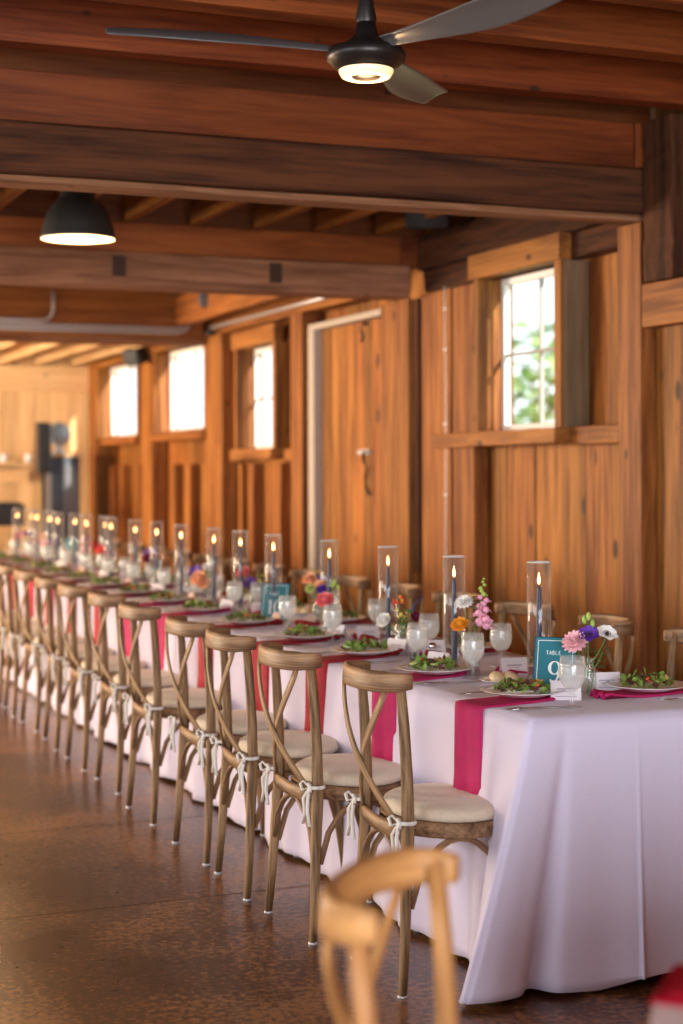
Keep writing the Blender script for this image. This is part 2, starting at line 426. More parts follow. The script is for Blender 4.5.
# length-wise joists in the other bays
for i in range(20):
    x = 3.785 - .37*i
    if x > XL: trim(MB().box(x-.022, x+.022, 6.5, 8.72, 2.80, 3.015), W_TRIM, 0)
for i in range(20):
    x = 3.50 - .42*i
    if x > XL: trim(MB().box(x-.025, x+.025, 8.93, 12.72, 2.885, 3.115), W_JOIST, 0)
for i in range(18):
    x = 3.87 - .37*i
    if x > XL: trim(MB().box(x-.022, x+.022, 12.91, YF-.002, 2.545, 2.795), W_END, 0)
trim(MB().box(XL, XW, 6.475, 6.498, 2.79, 3.235), W_DECK, 0)
trim(MB().box(XL, XW, 8.90, 8.925, 2.64, 3.015), W_DECK, 0)
trim(MB().box(XL, XW, 12.86, 12.895, 2.70, 3.115), W_DECK, 0)
trim(MB().box(3.74, 3.82, 8.93, 12.715, 2.60, 2.84, jit=.003), W_TRIM, .005)
trim(MB().box(XL, 3.985, 12.735, 12.765, 2.702, 2.875, jit=.002), W_TRIM, .004)
# wall plate and upper plate on the window wall
trim(MB().box(4.065, XW-.004, 6.48, 8.72, 2.475, 2.60, jit=.006), W_OLD, .008)
trim(MB().box(4.03, XW-.004, 6.48, 8.72, 2.602, 2.80, jit=.006), W_OLD, .008)
trim(MB().box(4.06, XW-.004, 8.36, 8.74, 0, 2.47), W_TRIM, .003)
trim(MB().box(4.075, XW-.004, 8.10, 8.355, 0, 2.47), W_TRIM, .003)
trim(MB().box(4.02, XW-.004, 9.21, 12.72, 2.53, 2.85, jit=.004), W_TRIM, .006)
# posts
trim(MB().box(4.0, XW-.004, 6.30, 6.49, 0, 2.55, jit=.002), W_TRIM, .005)
trim(MB().box(3.99, 4.155, 6.03, 6.26, 2.272, 2.98, jit=.006), W_OLD, .008)    # dark old post above the girt
trim(MB().box(4.0, 4.078, -3.9, 6.29, 2.075, 2.268), W_TRIM, .005)              # near girt
trim(MB().box(4.0, XW-.004, 8.80, 9.20, 0, 2.448), W_TRIM, .005)                 # wide plank by door
trim(MB().box(4.035, XW-.004, 8.742, 8.795, .85, 2.448), W_OLD, .004)              # dark strip
trim(MB().box(4.0, XW-.004, 10.56, 10.78, 0, 2.528), W_TRIM, .005)
trim(MB().box(4.0, XW-.004, 12.32, 12.74, 0, 2.528), W_TRIM, .005)
trim(MB().box(4.02, XW-.004, 14.42, 14.80, 0, 2.79), W_TRIM, .005)
trim(MB().box(4.02, XW-.004, 16.50, 16.84, 0, 2.79), W_TRIM, .005)
# studs and battens under the sills
for (yy, w) in ((11.9,.12),(11.3,.12),(12.15,.06),(13.1,.10),(13.55,.14),(14.0,.10),(15.2,.12),(15.8,.12),(16.2,.1)):
    trim(MB().box(4.09, XW-.004, yy-w/2, yy+w/2, 0, 1.5), W_TRIM, .004)
# girts at sill height
trim(MB().box(4.06, XW-.004, 6.495, 7.03, 1.57, 1.655, jit=.002), W_TRIM, .004)
trim(MB().box(4.02, XW-.004, 7.97, 8.52, 1.57, 1.65, jit=.002), W_TRIM, .004)
trim(MB().box(4.06, XW-.004, 10.79, 11.08, 1.52, 1.60, jit=.002), W_TRIM, .004)
trim(MB().box(4.06, XW-.004, 12.05, 12.31, 1.52, 1.60, jit=.002), W_TRIM, .004)

def window(n, y0, y1, z0, z1, head=.13, vbars=1, hbars=1, side=W_GREY):
    w = thing('window_%d' % n, (4.0, (y0+y1)/2, z0), kind='structure')
    hw = (y1-y0)/2; h = z1-z0
    f = MB()                                                        # casing box standing out from the planks
    f.box(0, .018, -hw-.06, -hw, 0, h); f.box(.0185, .166, -hw-.055, -hw, 0, h, 1); f.box(0, .166, hw, hw+.05, 0, h)
    f.box(-.012, .06, -hw-.07, hw+.09, h, h+head)
    f.build('window_casing', [W_TRIM, side], w, bevel=.003)
    MB().box(-.03, .166, -hw-.05, hw+.08, -.075, 0, jit=.002).build('window_sill', W_TRIM, w, bevel=.004)
    s = MB(); t = .035; xs0, xs1 = .145, .18
    s.box(xs0, xs1, -hw, -hw+t, 0, h); s.box(xs0, xs1, hw-t, hw, 0, h)
    s.box(xs0, xs1, -hw+t, hw-t, 0, t); s.box(xs0, xs1, -hw+t, hw-t, h-t, h)
    sash = s.build('window_sash', M_WHITEP, w, bevel=.002)
    b = MB()
    for i in range(vbars): 
        yy = -hw + (i+1)*2*hw/(vbars+1); b.box(.150, .172, yy-.009, yy+.009, t, h-t)
    for i in range(hbars):
        zz = (i+1)*h/(hbars+1); b.box(.151, .171, -hw+t, hw-t, zz-.008, zz+.008)
    b.build('muntin', simple('muntin_grey', (.33,.32,.31), .6), sash)
    MB().box(.160, .163, -hw+t, hw-t, t, h-t).build('pane', G_PANE, sash)
    return w
window(1, *WIN[0]); window(2, *WIN[1], side=W_TRIM); window(3, *WIN[2], head=.06, vbars=1, hbars=0, side=W_TRIM); window(4, *WIN[3], head=.06, vbars=1, hbars=0, side=W_TRIM)
# dark board painted for the shaded side of the second window
trim(MB().box(4.125, XW-.004, 10.80, 11.10, 1.61, 2.50), W_OLD, .003)

# door_1: tall plank door with pale jambs, latch and strap
d = thing('door_1', (4.06, 9.21, 0), kind='structure')
mb = MB(); y = 0
while y < 1.11:
    y2 = min(y+R.uniform(.11,.17), 1.125); mb.box(R.uniform(0,.004), .05, y+.002, y2-.002, .02, 2.385); y = y2
mb.build('door_leaf', W_WALL, d)
mb = MB(); mb.box(-.055, .05, 1.13, 1.235, 0, 2.43); mb.box(-.055, .05, .0, 1.13, 2.39, 2.43)
mb.build('door_jamb', simple('jamb_grey', (.40,.33,.27), .6), d, bevel=.003)
lt = MB(); lt.box(-.012, 0, .30, .46, 1.545, 1.575); lt.sweep([(-.012,.33,1.56),(-.045,.33,1.56),(-.045,.40,1.56)], .008, 6)
lt = lt.build('door_latch', M_STEEL, d)
MB().sweep([(-.02,.36,1.55),(-.03,.33,1.50),(-.02,.30,1.46),(-.02,.33,1.40),(-.02,.31,1.33),(-.02,.27,1.29)], (.012,.004), 6).build('pull_strap', M_BLACK, d)
MB().sweep([(0,.33,2.36),(-.03,.33,2.37),(-.05,.33,2.33),(-.03,.33,2.28),(-.05,.32,2.25)], .009, 6).build('coat_hook', M_BLACK, d)

# ------------------------------------------------------------------ chairs
def arc_pts(f, n): return [f(i/(n-1)) for i in range(n)]
def make_chair(name, label, group, wd, cushion=True):
    t = thing(name, label=label, cat='chair', group=group)
    # round seat frame
    seat = MB(); prof = []
    def ring(r, z): return [( (r*.205/.2)*math.cos(a)*(1+.06*abs(math.cos(a))**3), r*.86*math.sin(a)+.005, z) for a in [2*PI*i/28 for i in range(28)]]
    vs = ring(.196,.425)+ring(.206,.43)+ring(.206,.462)+ring(.198,.468)
    fs = [tuple(range(27,-1,-1)), tuple(84+i for i in range(28))]
    for k in range(3):
        for i in range(28): fs.append((28*k+i, 28*k+(i+1)%28, 28*k+28+(i+1)%28, 28*k+28+i))
    seat.add(vs, fs, 0, [(p[1]*1, p[2], p[0]) for p in vs], False); seat.build('seat', wd, t, bevel=.003)
    for s_ in (-1, 1):
        # rear upright bending into the back leg
        pts = [(s_*.195,-.195,.0),(s_*.186,-.184,.15),(s_*.176,-.175,.32),(s_*.168,-.166,.46),(s_*.164,-.168,.60),(s_*.162,-.175,.74),(s_*.160,-.186,.864)]
        MB().sweep(pts, [.0125,.015,.0175,.019,.0175,.016,.0145], 10, up=(0,1,0)).build('rear_leg', wd, t)
        pts = [(s_*.185,.165,0),(s_*.178,.150,.15),(s_*.168,.130,.32),(s_*.160,.118,.43)]
        MB().sweep(pts, [.0125,.015,.0185,.021], 10, up=(0,1,0)).build('front_leg', wd, t)
        MB().lathe([(.001,.0),(.014,.0),(.014,.008),(.001,.0085)], 10, 0, (s_*.185,.165,0)).build('foot_glide', M_STEEL, t)
        MB().lathe([(.001,.0),(.014,.0),(.014,.008),(.001,.0085)], 10, 0, (s_*.195,-.195,0)).build('foot_glide', M_STEEL, t)
    # top rail: bowed back, ends curling forward
    def rl(u):
        a = (u-.5)*2*math.radians(104); q = math.sin(a); return (.170*math.copysign(abs(q)**.85, q), -.186 - .078*math.cos(a) + (.012 if abs(u-.5) > .49 else 0), .862)
    pts = arc_pts(rl, 15)
    MB().sweep(pts, [(.0115, (.021,.027)[0 < i < 14] + .003*(2 < i < 12)) for i in range(15)], 14, up=(0,.10,1), se=.55).build('back_rail', wd, t)
    for s_ in (-1, 1):       # knobs where the uprights meet the rail
        MB().ball((s_*.166,-.176,.864), .014, 0, 10, 6, (.9,1,1.35)).build('rail_knob', wd, t)
    # crossing bent straps
    for s_ in (-1, 1):
        def st(u, s_=s_):
            z = .835 - u*.375; x = s_*(.175*math.cos(u*PI*.5*1.0)**.9 if u < 1 else 0)
            x = s_*(.154 - .316*u**1.2); y = -.236 - .038*math.sin(u*PI) + .050*u + (.006 if s_ > 0 else -.004)
            return (x, y, z)
        MB().sweep(arc_pts(st, 13), (.0165, .005), 8, up=(0,1,0)).build('cross_strap', wd, t)
    # arched braces under the seat
    def arch(a, b_, zt, zb):
        a = Vector(a); b_ = Vector(b_); out = []
        for i in range(11):
            u = i/10; q = a.lerp(b_, .5-.5*math.cos(u*PI)) if 0 else a.lerp(b_, u)
            q.z = zb + (zt-zb)*math.sin(u*PI)**.55; out.append(q)
        return out
    for a, b_ in (((-.178,-.180,0),(.178,-.180,0)), ((-.183,-.165,0),(-.172,.132,0)), ((.183,-.165,0),(.172,.132,0)), ((-.165,.135,0),(.165,.135,0))):
        MB().sweep(arch(a, b_, .422, .24), .0095, 8).build('arched_brace', wd, t)
    MB().sweep([(-.168,-.178,.445),(-.09,-.192,.445),(0,-.198,.445),(.09,-.192,.445),(.168,-.178,.445)], (.008,.024), 8).build('back_apron', wd, t)
    if cushion:
        cu = MB()
        def ring2(r, z): return [( r*math.cos(a)*(1+.05*abs(math.cos(a))**3), r*.84*math.sin(a)+.012, z) for a in [2*PI*i/28 for i in range(28)]]
        rs = [(.196,.469),(.206,.474),(.208,.486),(.203,.498),(.185,.506),(.12,.510),(.04,.5105)]
        vs = sum([ring2(*q) for q in rs], []); fs = [tuple(range(27,-1,-1)), tuple(28*(len(rs)-1)+i for i in range(28))]
        for k in range(len(rs)-1):
            for i in range(28): fs.append((28*k+i, 28*k+(i+1)%28, 28*k+28+(i+1)%28, 28*k+28+i))
        cu.add(vs, fs, 0, None, True); cu = cu.build('cushion', M_CUSH, t)
        for s_ in (-1, 1):
            ti = MB(); c = Vector((s_*.182, -.198, .478))
            ti.sweep([c+Vector((0.024*math.cos(a), .024*math.sin(a)+.024, 0)) for a in [2*PI*i/10 for i in range(11)]], (.003,.006), 6)
            for q in (-1, 1):
                ti.sweep([c, c+Vector((q*.022,-.012,.018)), c+Vector((q*.042,-.014,.006)), c+Vector((q*.030,-.012,-.012)), c], (.002,.006), 5, up=(0,1,0))
                ti.sweep([c, c+Vector((q*.018,-.014,-.035)), c+Vector((q*.012,-.012,-.075)), c+Vector((q*.028,-.012,-.115))], (.002,.006), 5, up=(0,1,0))
            ti.build('ribbon_tie', M_TIE, cu)
    return t
LY = [4.315,4.90,5.45,5.99,6.72,7.42,8.04,8.66,9.33,9.91,10.44,11.1,11.7,12.3,12.9]
LX = [1.895,1.84,1.835,1.845,1.85,1.885,1.88,1.89]
RY = [4.75,5.44,6.05,6.68,7.32,7.95,8.58,9.2,9.85,10.45,11.1,11.7,12.3,12.95]
proto = make_chair('cross_back_chair', None, None, W_CHAIR)
for i, yy in enumerate(LY):
    o = proto if i == 0 else copy_tree(proto)
    o.location = ((LX[i] if i < 8 else 1.91)+.165, yy, 0); o.rotation_euler.z = -PI/2 + math.radians(R.uniform(-4,1) if i else -3)
    tag(o, 'oak cross-back chair on the aisle side, ' + frm(i), 'chair', 'cross-back chairs on the aisle side')
for i, yy in enumerate(RY):
    o = copy_tree(proto); o.location = (3.085 + R.uniform(-.0,.01), yy, 0); o.rotation_euler.z = PI/2 + math.radians([6,-9,4,2,-3][i] if i < 5 else R.uniform(-4,4))
    tag(o, 'oak cross-back chair on the window side, ' + frm(i), 'chair', 'cross-back chairs on the window side')
fc = make_chair('cross_back_chair', 'cross-back oak chair tinted for warm light in the blurred foreground, facing the corner table', None, W_CHAIR_WARM)
fc.location = (1.067, 1.960, 0); fc.rotation_euler.z = math.radians(-45-90+1)

# ------------------------------------------------------------------ tables and cloths
XA, XB, ZT = 2.165, 2.93, .76
TBL = [(3.975,6.598),(6.602,9.208),(9.212,11.828),(11.832,14.2)]
def tablecloth(i, y0, y1):
    # outline going clockwise from far-left to near-left to near-right to far-right (and round the far end for the last)
    path = []
    def seg(a, b_, n, nrm):
        for k in range(n+1): path.append((a[0]+(b_[0]-a[0])*k/n, a[1]+(b_[1]-a[1])*k/n, nrm[0], nrm[1]))
    def corner(c, a0, a1, n=8):
        for k in range(n+1):
            a = a0+(a1-a0)*k/n; path.append((c[0]+.022*math.cos(a), c[1]+.022*math.sin(a), math.cos(a), math.sin(a)))
    yr = y0 - .045 if i == 0 else y0
    first = i == 0; last = i == len(TBL)-1
    paths = []
    if first:
        seg((XA,y1),(XA,y0+.03),90,(-1,0)); corner((XA+.022,y0+.022),PI,1.5*PI)
        seg((XA+.03,y0),(XB-.03,yr),150,(-.03,-1)); corner((XB-.022,yr+.022),1.5*PI,2*PI); seg((XB,yr+.03),(XB,y1),60,(1,0)); paths.append(path)
    else:
        seg((XA,y1),(XA,y0),80,(-1,0)); paths.append(path); path = []
        seg((XB,y0),(XB,y1),50,(1,0)); paths.append(path)
        if last:
            path = []; seg((XB,y1),(XA,y1),40,(0,1)); paths.append(path)
    mb = MB()
    # top
    x0, x1, ya, yb = XA+.006, XB-.006, y0+.006, y1-.001
    nx, ny = 10, 28; vs = []; fs = []
    for a in range(ny+1):
        for b_ in range(nx+1):
            u = b_/nx; yy = (ya+(yr-y0)*u) + (yb-ya-(yr-y0)*u)*a/ny
            vs.append((x0+(x1-x0)*u, yy, ZT + .0012*math.sin(yy*9+u*4)))
    for a in range(ny):
        for b_ in range(nx):
            q = a*(nx+1)+b_; fs.append((q, q+1, q+nx+2, q+nx+1))
    mb.add(vs, fs, 0, None, True)
    ph = R.random()*6
    for P in paths:
        L = 0; n = len(P); rows = 22; vs = []; fs = []
        for k, (x, y, nx_, ny_) in enumerate(P):
            if k: L += math.hypot(x-P[k-1][0], y-P[k-1][1])
            fl = .010
            if first:
                dc = abs(math.atan2(0,1)) ; ds = math.hypot(x-XA, y-y0)
                fl -= (.060*math.exp(-((x-(XA+.115))/.016)**2) if ny_ < -.9 else 0)
                fl += (.020*math.exp(-((x-(XA+.05))/.04)**2) if ny_ < -.9 else 0)
                fl += (.012*math.exp(-((x-(XA+.335))/.005)**2) if ny_ < -.9 else 0)
                fl += .05*math.exp(-(math.hypot(x-XB, y-yr)/.08)**2)
            side = abs(nx_) > .7
            amp = .016 if side else .007
            rip = amp*(math.sin(L*11+ph)+.5*math.sin(L*23.7+ph*2)+.35*math.sin(L*41+ph))
            if side and nx_ < 0: rip = rip*1.2 + .012
            for r_ in range(rows+1):
                t = r_/rows
                off = fl*t**1.2 + rip*t**1.1
                if r_ == 0: off = -.004
                zz = ZT - .002 - (ZT-.012)*t
                if r_ == 0: zz = ZT
                if t > .98: zz += .006*math.sin(L*17+ph)+.004
                if first and ny_ < -.9 and t > .98: zz += .018*min(1, max(0, (x-XA-.22)/.1))*(1-min(1,max(0,(x-XA-.5)/.3))*.4)
                sh = -.205*t**1.15*math.exp(-(math.hypot(x-XA, y-y0)/.13)**2) if first else 0
                vs.append((x+nx_*off+sh, y+ny_*off, zz))
        for k in range(n-1):
            for r_ in range(rows):
                q = k*(rows+1)+r_; fs.append((q, q+1, q+rows+2, q+rows+1))
        mb.add(vs, fs, 0, None, True)
    names = ['pale lilac floor-length cloth on the nearest table, its square end facing the camera',
             'pale lilac cloth on the second table of the row, under the table ten sign',
             'pale lilac cloth on the third table of the row',
             'pale lilac cloth on the last table of the row, by the end wall']
    o = mb.build('tablecloth', M_CLOTH); tag(o, names[i], 'tablecloth', 'cloths of the long table')
    o.modifiers.new('solid', 'SOLIDIFY').thickness = .002
    # the table underneath
    t = thing('banquet_table', ((XA+XB)/2, (y0+y1)/2, 0), 0, ['folding table hidden under the nearest lilac cloth','folding table hidden under the second lilac cloth','folding table hidden under the third lilac cloth','folding table hidden under the last lilac cloth'][i], 'table', 'tables of the long row')
    hx, hy = (XB-XA)/2-.03, (y1-y0)/2-.06
    MB().box(-hx, hx, -hy, hy, .722, .755).build('table_top', W_TRIM, t, bevel=.004)
    for sx in (-1,1):
        for sy in (-1,1):
            MB().sweep([(sx*(hx-.08),sy*(hy-.25),0),(sx*(hx-.08),sy*(hy-.25),.722)], .014, 8).build('leg', M_STEEL, t)
for i, (a, b_) in enumerate(TBL): tablecloth(i, a, b_)

# round guest table at the bottom right corner
RC = (1.773, 1.338); RR = .77
mb = MB(); n = 140; rows = 14; vs = []; fs = []
for k in range(n):
    a = 2*PI*k/n
    vs.append((RC[0], RC[1], ZT)) if 0 else None
    for r_ in range(rows+1):
        t = r_/rows; rr = RR + (0 if r_ == 0 else .008 + t*(.035+.035*math.sin(a*17)+.015*math.sin(a*31)))
        vs.append((RC[0]+rr*math.cos(a), RC[1]+rr*math.sin(a), ZT-.004-(ZT-.02)*t if r_ else ZT))
for k in range(n):
    for r_ in range(rows):
        q = k*(rows+1)+r_; q2 = ((k+1)%n)*(rows+1)+r_; fs.append((q, q2, q2+1, q+1))
mb.add(vs, fs, 0, None, True)
mb.add([(RC[0]+RR*math.cos(2*PI*k/n), RC[1]+RR*math.sin(2*PI*k/n), ZT) for k in range(n)], [tuple(range(n))], 0)
M_CLOTH2 = simple('blush_cloth', (.80,.62,.60), .85, bump=.2, nscale=60)
tag(mb.build('tablecloth', M_CLOTH2), 'blush cloth of the corner table in the bottom right foreground', 'tablecloth')

# ------------------------------------------------------------------ table setting prototypes
def P_plate(r=.128, name='dinner_plate', m=None):
    pr = [(.001,.004),(r*.55,.004),(r*.62,.007),(r*.80,.013),(r*.97,.019),(r,.0205),(r*.985,.0215),(r*.8,.0165),(r*.63,.010),(r*.55,.0075),(.001,.0075)]
    return MB().lathe([(a,b_-.004) for a,b_ in pr], 40).build(name, M_CERAM)
def P_salad(seed, detail=True):
    q = random.Random(seed); t = thing('salad')
    def leaf(n, mat, lo, hi, rad, h):
        m = MB()
        for _ in range(n):
            a = q.uniform(0, 2*PI); rr = rad*math.sqrt(q.random()); z = .012 + h*(1-(rr/rad)**2)*q.uniform(.3,1)
            d = Vector((q.uniform(-1,1), q.uniform(-1,1), q.uniform(-.1,.6)))
            m.petal((rr*math.cos(a), rr*math.sin(a), z), d, (q.uniform(-.4,.4),q.uniform(-.4,.4),1), q.uniform(lo,hi), q.uniform(lo,hi)*.8, q.uniform(-.5,.6), 0)
        return m
    leaf(80, M_LETT, .014, .032, .085, .030).build('lettuce', M_LETT, t)['kind'] = 'stuff'
    leaf(34, M_RADI, .014, .028, .078, .032).build('radicchio', M_RADI, t)['kind'] = 'stuff'
    for _ in range(3):
        a = q.uniform(0,2*PI); rr = .07*q.random(); M_ = Matrix.Translation((rr*math.cos(a), rr*math.sin(a), .03)) @ Matrix.Rotation(q.uniform(-.7,.7),4,'X')
        MB().lathe([(.001,-.002),(.017,-.002),(.018,0),(.017,.002),(.001,.002)], 14, 0, M=M_).build('cucumber_slice', M_CUKE, t)
    for _ in range(2):
        a = q.uniform(0,2*PI); rr = .06*q.random(); MB().ball((rr*math.cos(a), rr*math.sin(a), .033), .010, 0, 8, 5).build('tomato', M_TOM, t)
    for _ in range(3):
        a = q.uniform(0,2*PI); rr = .065*q.random(); MB().box(-.008,.008,-.007,.007,-.006,.006, M=Matrix.Translation((rr*math.cos(a), rr*math.sin(a), .034)) @ Matrix.Rotation(q.uniform(0,3),4,(1,.5,.3))).build('crouton', M_CROUT, t)
    return t
def P_napkin(mat, seed):
    """folded strip: hangs over the edge (toward -x side at x=0 is the table edge), runs under the plate, tip ruched beyond it"""
    q = random.Random(seed); m = MB(); w = .075; path = []
    path += [(-.016-.004*(z/.27), -z) for z in (.275,.21,.15,.09,.04,.012)]
    path += [(-.010,.002),(.01,.0045),(.06,.0045),(.12,.0045),(.18,.0045),(.24,.005),(.29,.007),(.33,.010),(.355,.014),(.37,.008)]
    N = len(path); vs = []; fs = []; cols = 9
    for k, (x, z) in enumerate(path):
        u = k/(N-1); ww = w*(1+.10*(k < 1)) * (1 if x < .22 else 1-.45*(x-.22)/.15); sk = .0 if x < 0 else .10*x
        for c in range(cols):
            v = (c/(cols-1)-.5)*2
            fold = (.0035*math.sin(v*7+seed)*(1 if x < 0 else 0) - (.0 if x > -.012 else .0)) 
            zz = z + (.012*math.sin(v*8+seed)*max(0,(x-.24)/.12) if x > .24 else 0)
            xx = x + fold if x < -.011 else x
            if k == 0: zz += .006*v
            vs.append((xx, v*ww+sk, max(zz, .0022) if x > 0 else zz))
    for k in range(N-1):
        for c in range(cols-1):
            a = k*cols+c; fs.append((a, a+1, a+cols+1, a+cols))
    m.add(vs, fs, 0, None, True)
    o = m.build('napkin', mat); s = o.modifiers.new('solid','SOLIDIFY'); s.thickness = .005; s.offset = 1
    return o
def P_fork():
    t = thing('fork')
    MB().sweep([(0,-.095,.003),(0,-.05,.005),(0,0,.006),(0,.03,.004)], [(.0065,.0016),(.0050,.0018),(.003,.002),(.004,.0018)], 8).build('handle', M_SILVER, t)
    m = MB().sweep([(0,.03,.004),(0,.045,.003),(0,.055,.003)], [(.004,.0016),(.0105,.0012),(.0115,.0012)], 8)
    for k in range(4): m.sweep([(-.009+.006*k,.053,.003),(-.009+.006*k,.075,.004),(-.009+.006*k,.092,.007)], (.0017,.001), 5)
    m.build('tines', M_SILVER, t); return t
def P_knife():
    t = thing('knife')
    MB().sweep([(0,-.11,.003),(0,-.06,.005),(0,0,.004)], [(.008,.0025),(.0065,.003),(.0055,.0022)], 8).build('handle', M_SILVER, t)
    MB().sweep([(0,0,.003),(.001,.05,.003),(.002,.09,.003),(.004,.112,.003)], [(.006,.0012),(.0095,.0012),(.009,.0011),(.002,.001)], 8).build('blade', M_SILVER, t); return t
def P_goblet():
    t = thing('water_goblet')
    MB().lathe([(.001,.002),(.030,.001),(.034,.003),(.030,.0045),(.010,.008),(.0048,.016),(.0045,.035),(.006,.046),(.012,.052),(.026,.064),(.0365,.082),(.0392,.100),(.0375,.125),(.0345,.150),(.0338,.150),(.0365,.124),(.038,.1)], 28).build('glass_bowl', G_GOB, t)
    MB().lathe([(.001,.055),(.014,.058),(.025,.067),(.0345,.083),(.0372,.100),(.0362,.118),(.034,.1245),(.001,.1245)], 24).build('iced_water', G_WATER, t); return t
def P_card():
    m = MB(); vs = [(-.045,-.02,0),(.045,-.02,0),(.045,0,.056),(-.045,0,.056),(.045,.02,0),(-.045,.02,0)]
    m.add(vs, [(0,1,2,3),(3,2,4,5)], 0); m.add([(x*.8, -.0205+.02*(z/.056)*1 - .0006, z) for (x,z) in ((-.04,.010),(.04,.010),(.04,.012),(-.04,.012))], [(0,1,2,3)], 1)
    for (z0,z1,xw) in ((.024,.0255,.020),(.030,.0345,.026)):
        m.add([(x, -.02+.02*z/.056-.0006, z) for (x,z) in ((-xw,z0),(xw,z0),(xw,z1),(-xw,z1))], [(0,1,2,3)], 1)
    return m.build('place_card', [M_CARD, simple('grey_ink',(.42,.36,.42),.8)], solid=.0006)
def P_round_card():
    m = MB(); n = 18; vs = [(0.026*math.cos(a)*(1+.05*math.sin(5*a)), -.002, .026+.026*math.sin(a)*(1+.05*math.sin(4*a))) for a in [2*PI*k/n for k in range(n)]]
    m.add(vs, [tuple(range(n))], 0); m.box(-.012,.012,-.004,.008,0,.004, 0)
    return m.build('place_card', M_PEACH, solid=.002)
def P_bread():
    return P_plate(.080, 'bread_plate')
def P_rolls(seed):
    q = random.Random(seed); out = []
    return out
def P_holder():
    t = thing('candle_cylinder')
    r = .0385; MB().lathe([(.001,.0015),(r-.004,.0015),(r,.004),(r,.392),(r-.0025,.3935),(r-.0025,.004)], 32).build('glass_tube', G_CYL, t)
    MB().lathe([(r+.0002,.3905),(r+.0012,.392),(r,.3945),(r-.0035,.3945),(r-.0038,.3915),(r-.002,.3905)], 32).build('rim', simple('rim_glass', (.9,.85,.8), .15, trans=.4), t); return t
def P_candle():
    t = thing('taper_candle')
    MB().lathe([(.001,.0),(.0095,.0),(.0100,.004),(.0095,.06),(.0078,.25),(.0062,.288),(.004,.294),(.001,.292)], 14).build('wax_taper', M_WAX, t)
    MB().sweep([(0,0,.291),(.0008,0,.302)], .0012, 5).build('wick', M_WICK, t)
    MB().lathe([(.0006,.300),(.0034,.305),(.0045,.311),(.0038,.319),(.0017,.330),(.0004,.337)], 10).build('flame', M_FLAME, t); return t
def P_puck():
    return MB().lathe([(.001,0),(.024,0),(.026,.003),(.024,.012),(.014,.018),(.017,.030),(.021,.036),(.0185,.038),(.0125,.036),(.0125,.020),(.001,.018)], 22).build('candle_holder', G_PUCK)

def scale_copy(o): return copy_tree(o)
# flowers ---------------------------------------------------------------
def bloom(m, c, kind, s=1.0, q=R, ax=(0,0,1)):
    """adds petals in material slots; c = centre"""
    c = Vector(c); ax = Vector(ax).normalized(); t1 = ax.cross(Vector((.3,1,.1))).normalized(); t2 = ax.cross(t1)
    def ringp(n, r0, el, L, W, mat, curl, z=0):
        o = q.random()*6
        for k in range(n):
            a = o+2*PI*k/n; d = (t1*math.cos(a)+t2*math.sin(a))*math.cos(el)+ax*math.sin(el)
            m.petal(c+(t1*math.cos(a)+t2*math.sin(a))*r0*s+ax*z*s, d, ax, L*s, W*s, curl, mat)
    if kind == 'dahlia':
        m.ball(c+ax*.004*s, .012*s, 0)
        for k, (n, el, L) in enumerate(((14,-.1,.032),(14,.25,.031),(12,.55,.028),(10,.85,.024),(7,1.15,.02))): ringp(n, .004, el, L, .013, 0, .25, .002*k)
    elif kind == 'ranunculus':
        m.ball(c+ax*.006*s, .015*s, 0)
        for k, (n, el, L) in enumerate(((7,.0,.030),(8,.35,.030),(8,.7,.028),(7,1.0,.025),(5,1.25,.022))): ringp(n, .006, el, L, .026, 0, .55, .002*k)
    elif kind == 'anemone':
        ringp(6, .003, .12, .034, .030, 0, .15); ringp(5, .003, .3, .030, .026, 0, .2, .002); m.ball(c+ax*.005*s, .007*s, 1, 8, 5); ringp(16, .006, .6, .010, .003, 1, .2, .002)
    elif kind == 'scabiosa':
        for k, (n, el, L) in enumerate(((14,.0,.027),(14,.35,.024),(12,.7,.02),(8,1.1,.016))): ringp(n, .003, el, L, .010, 0, .1, .002*k)
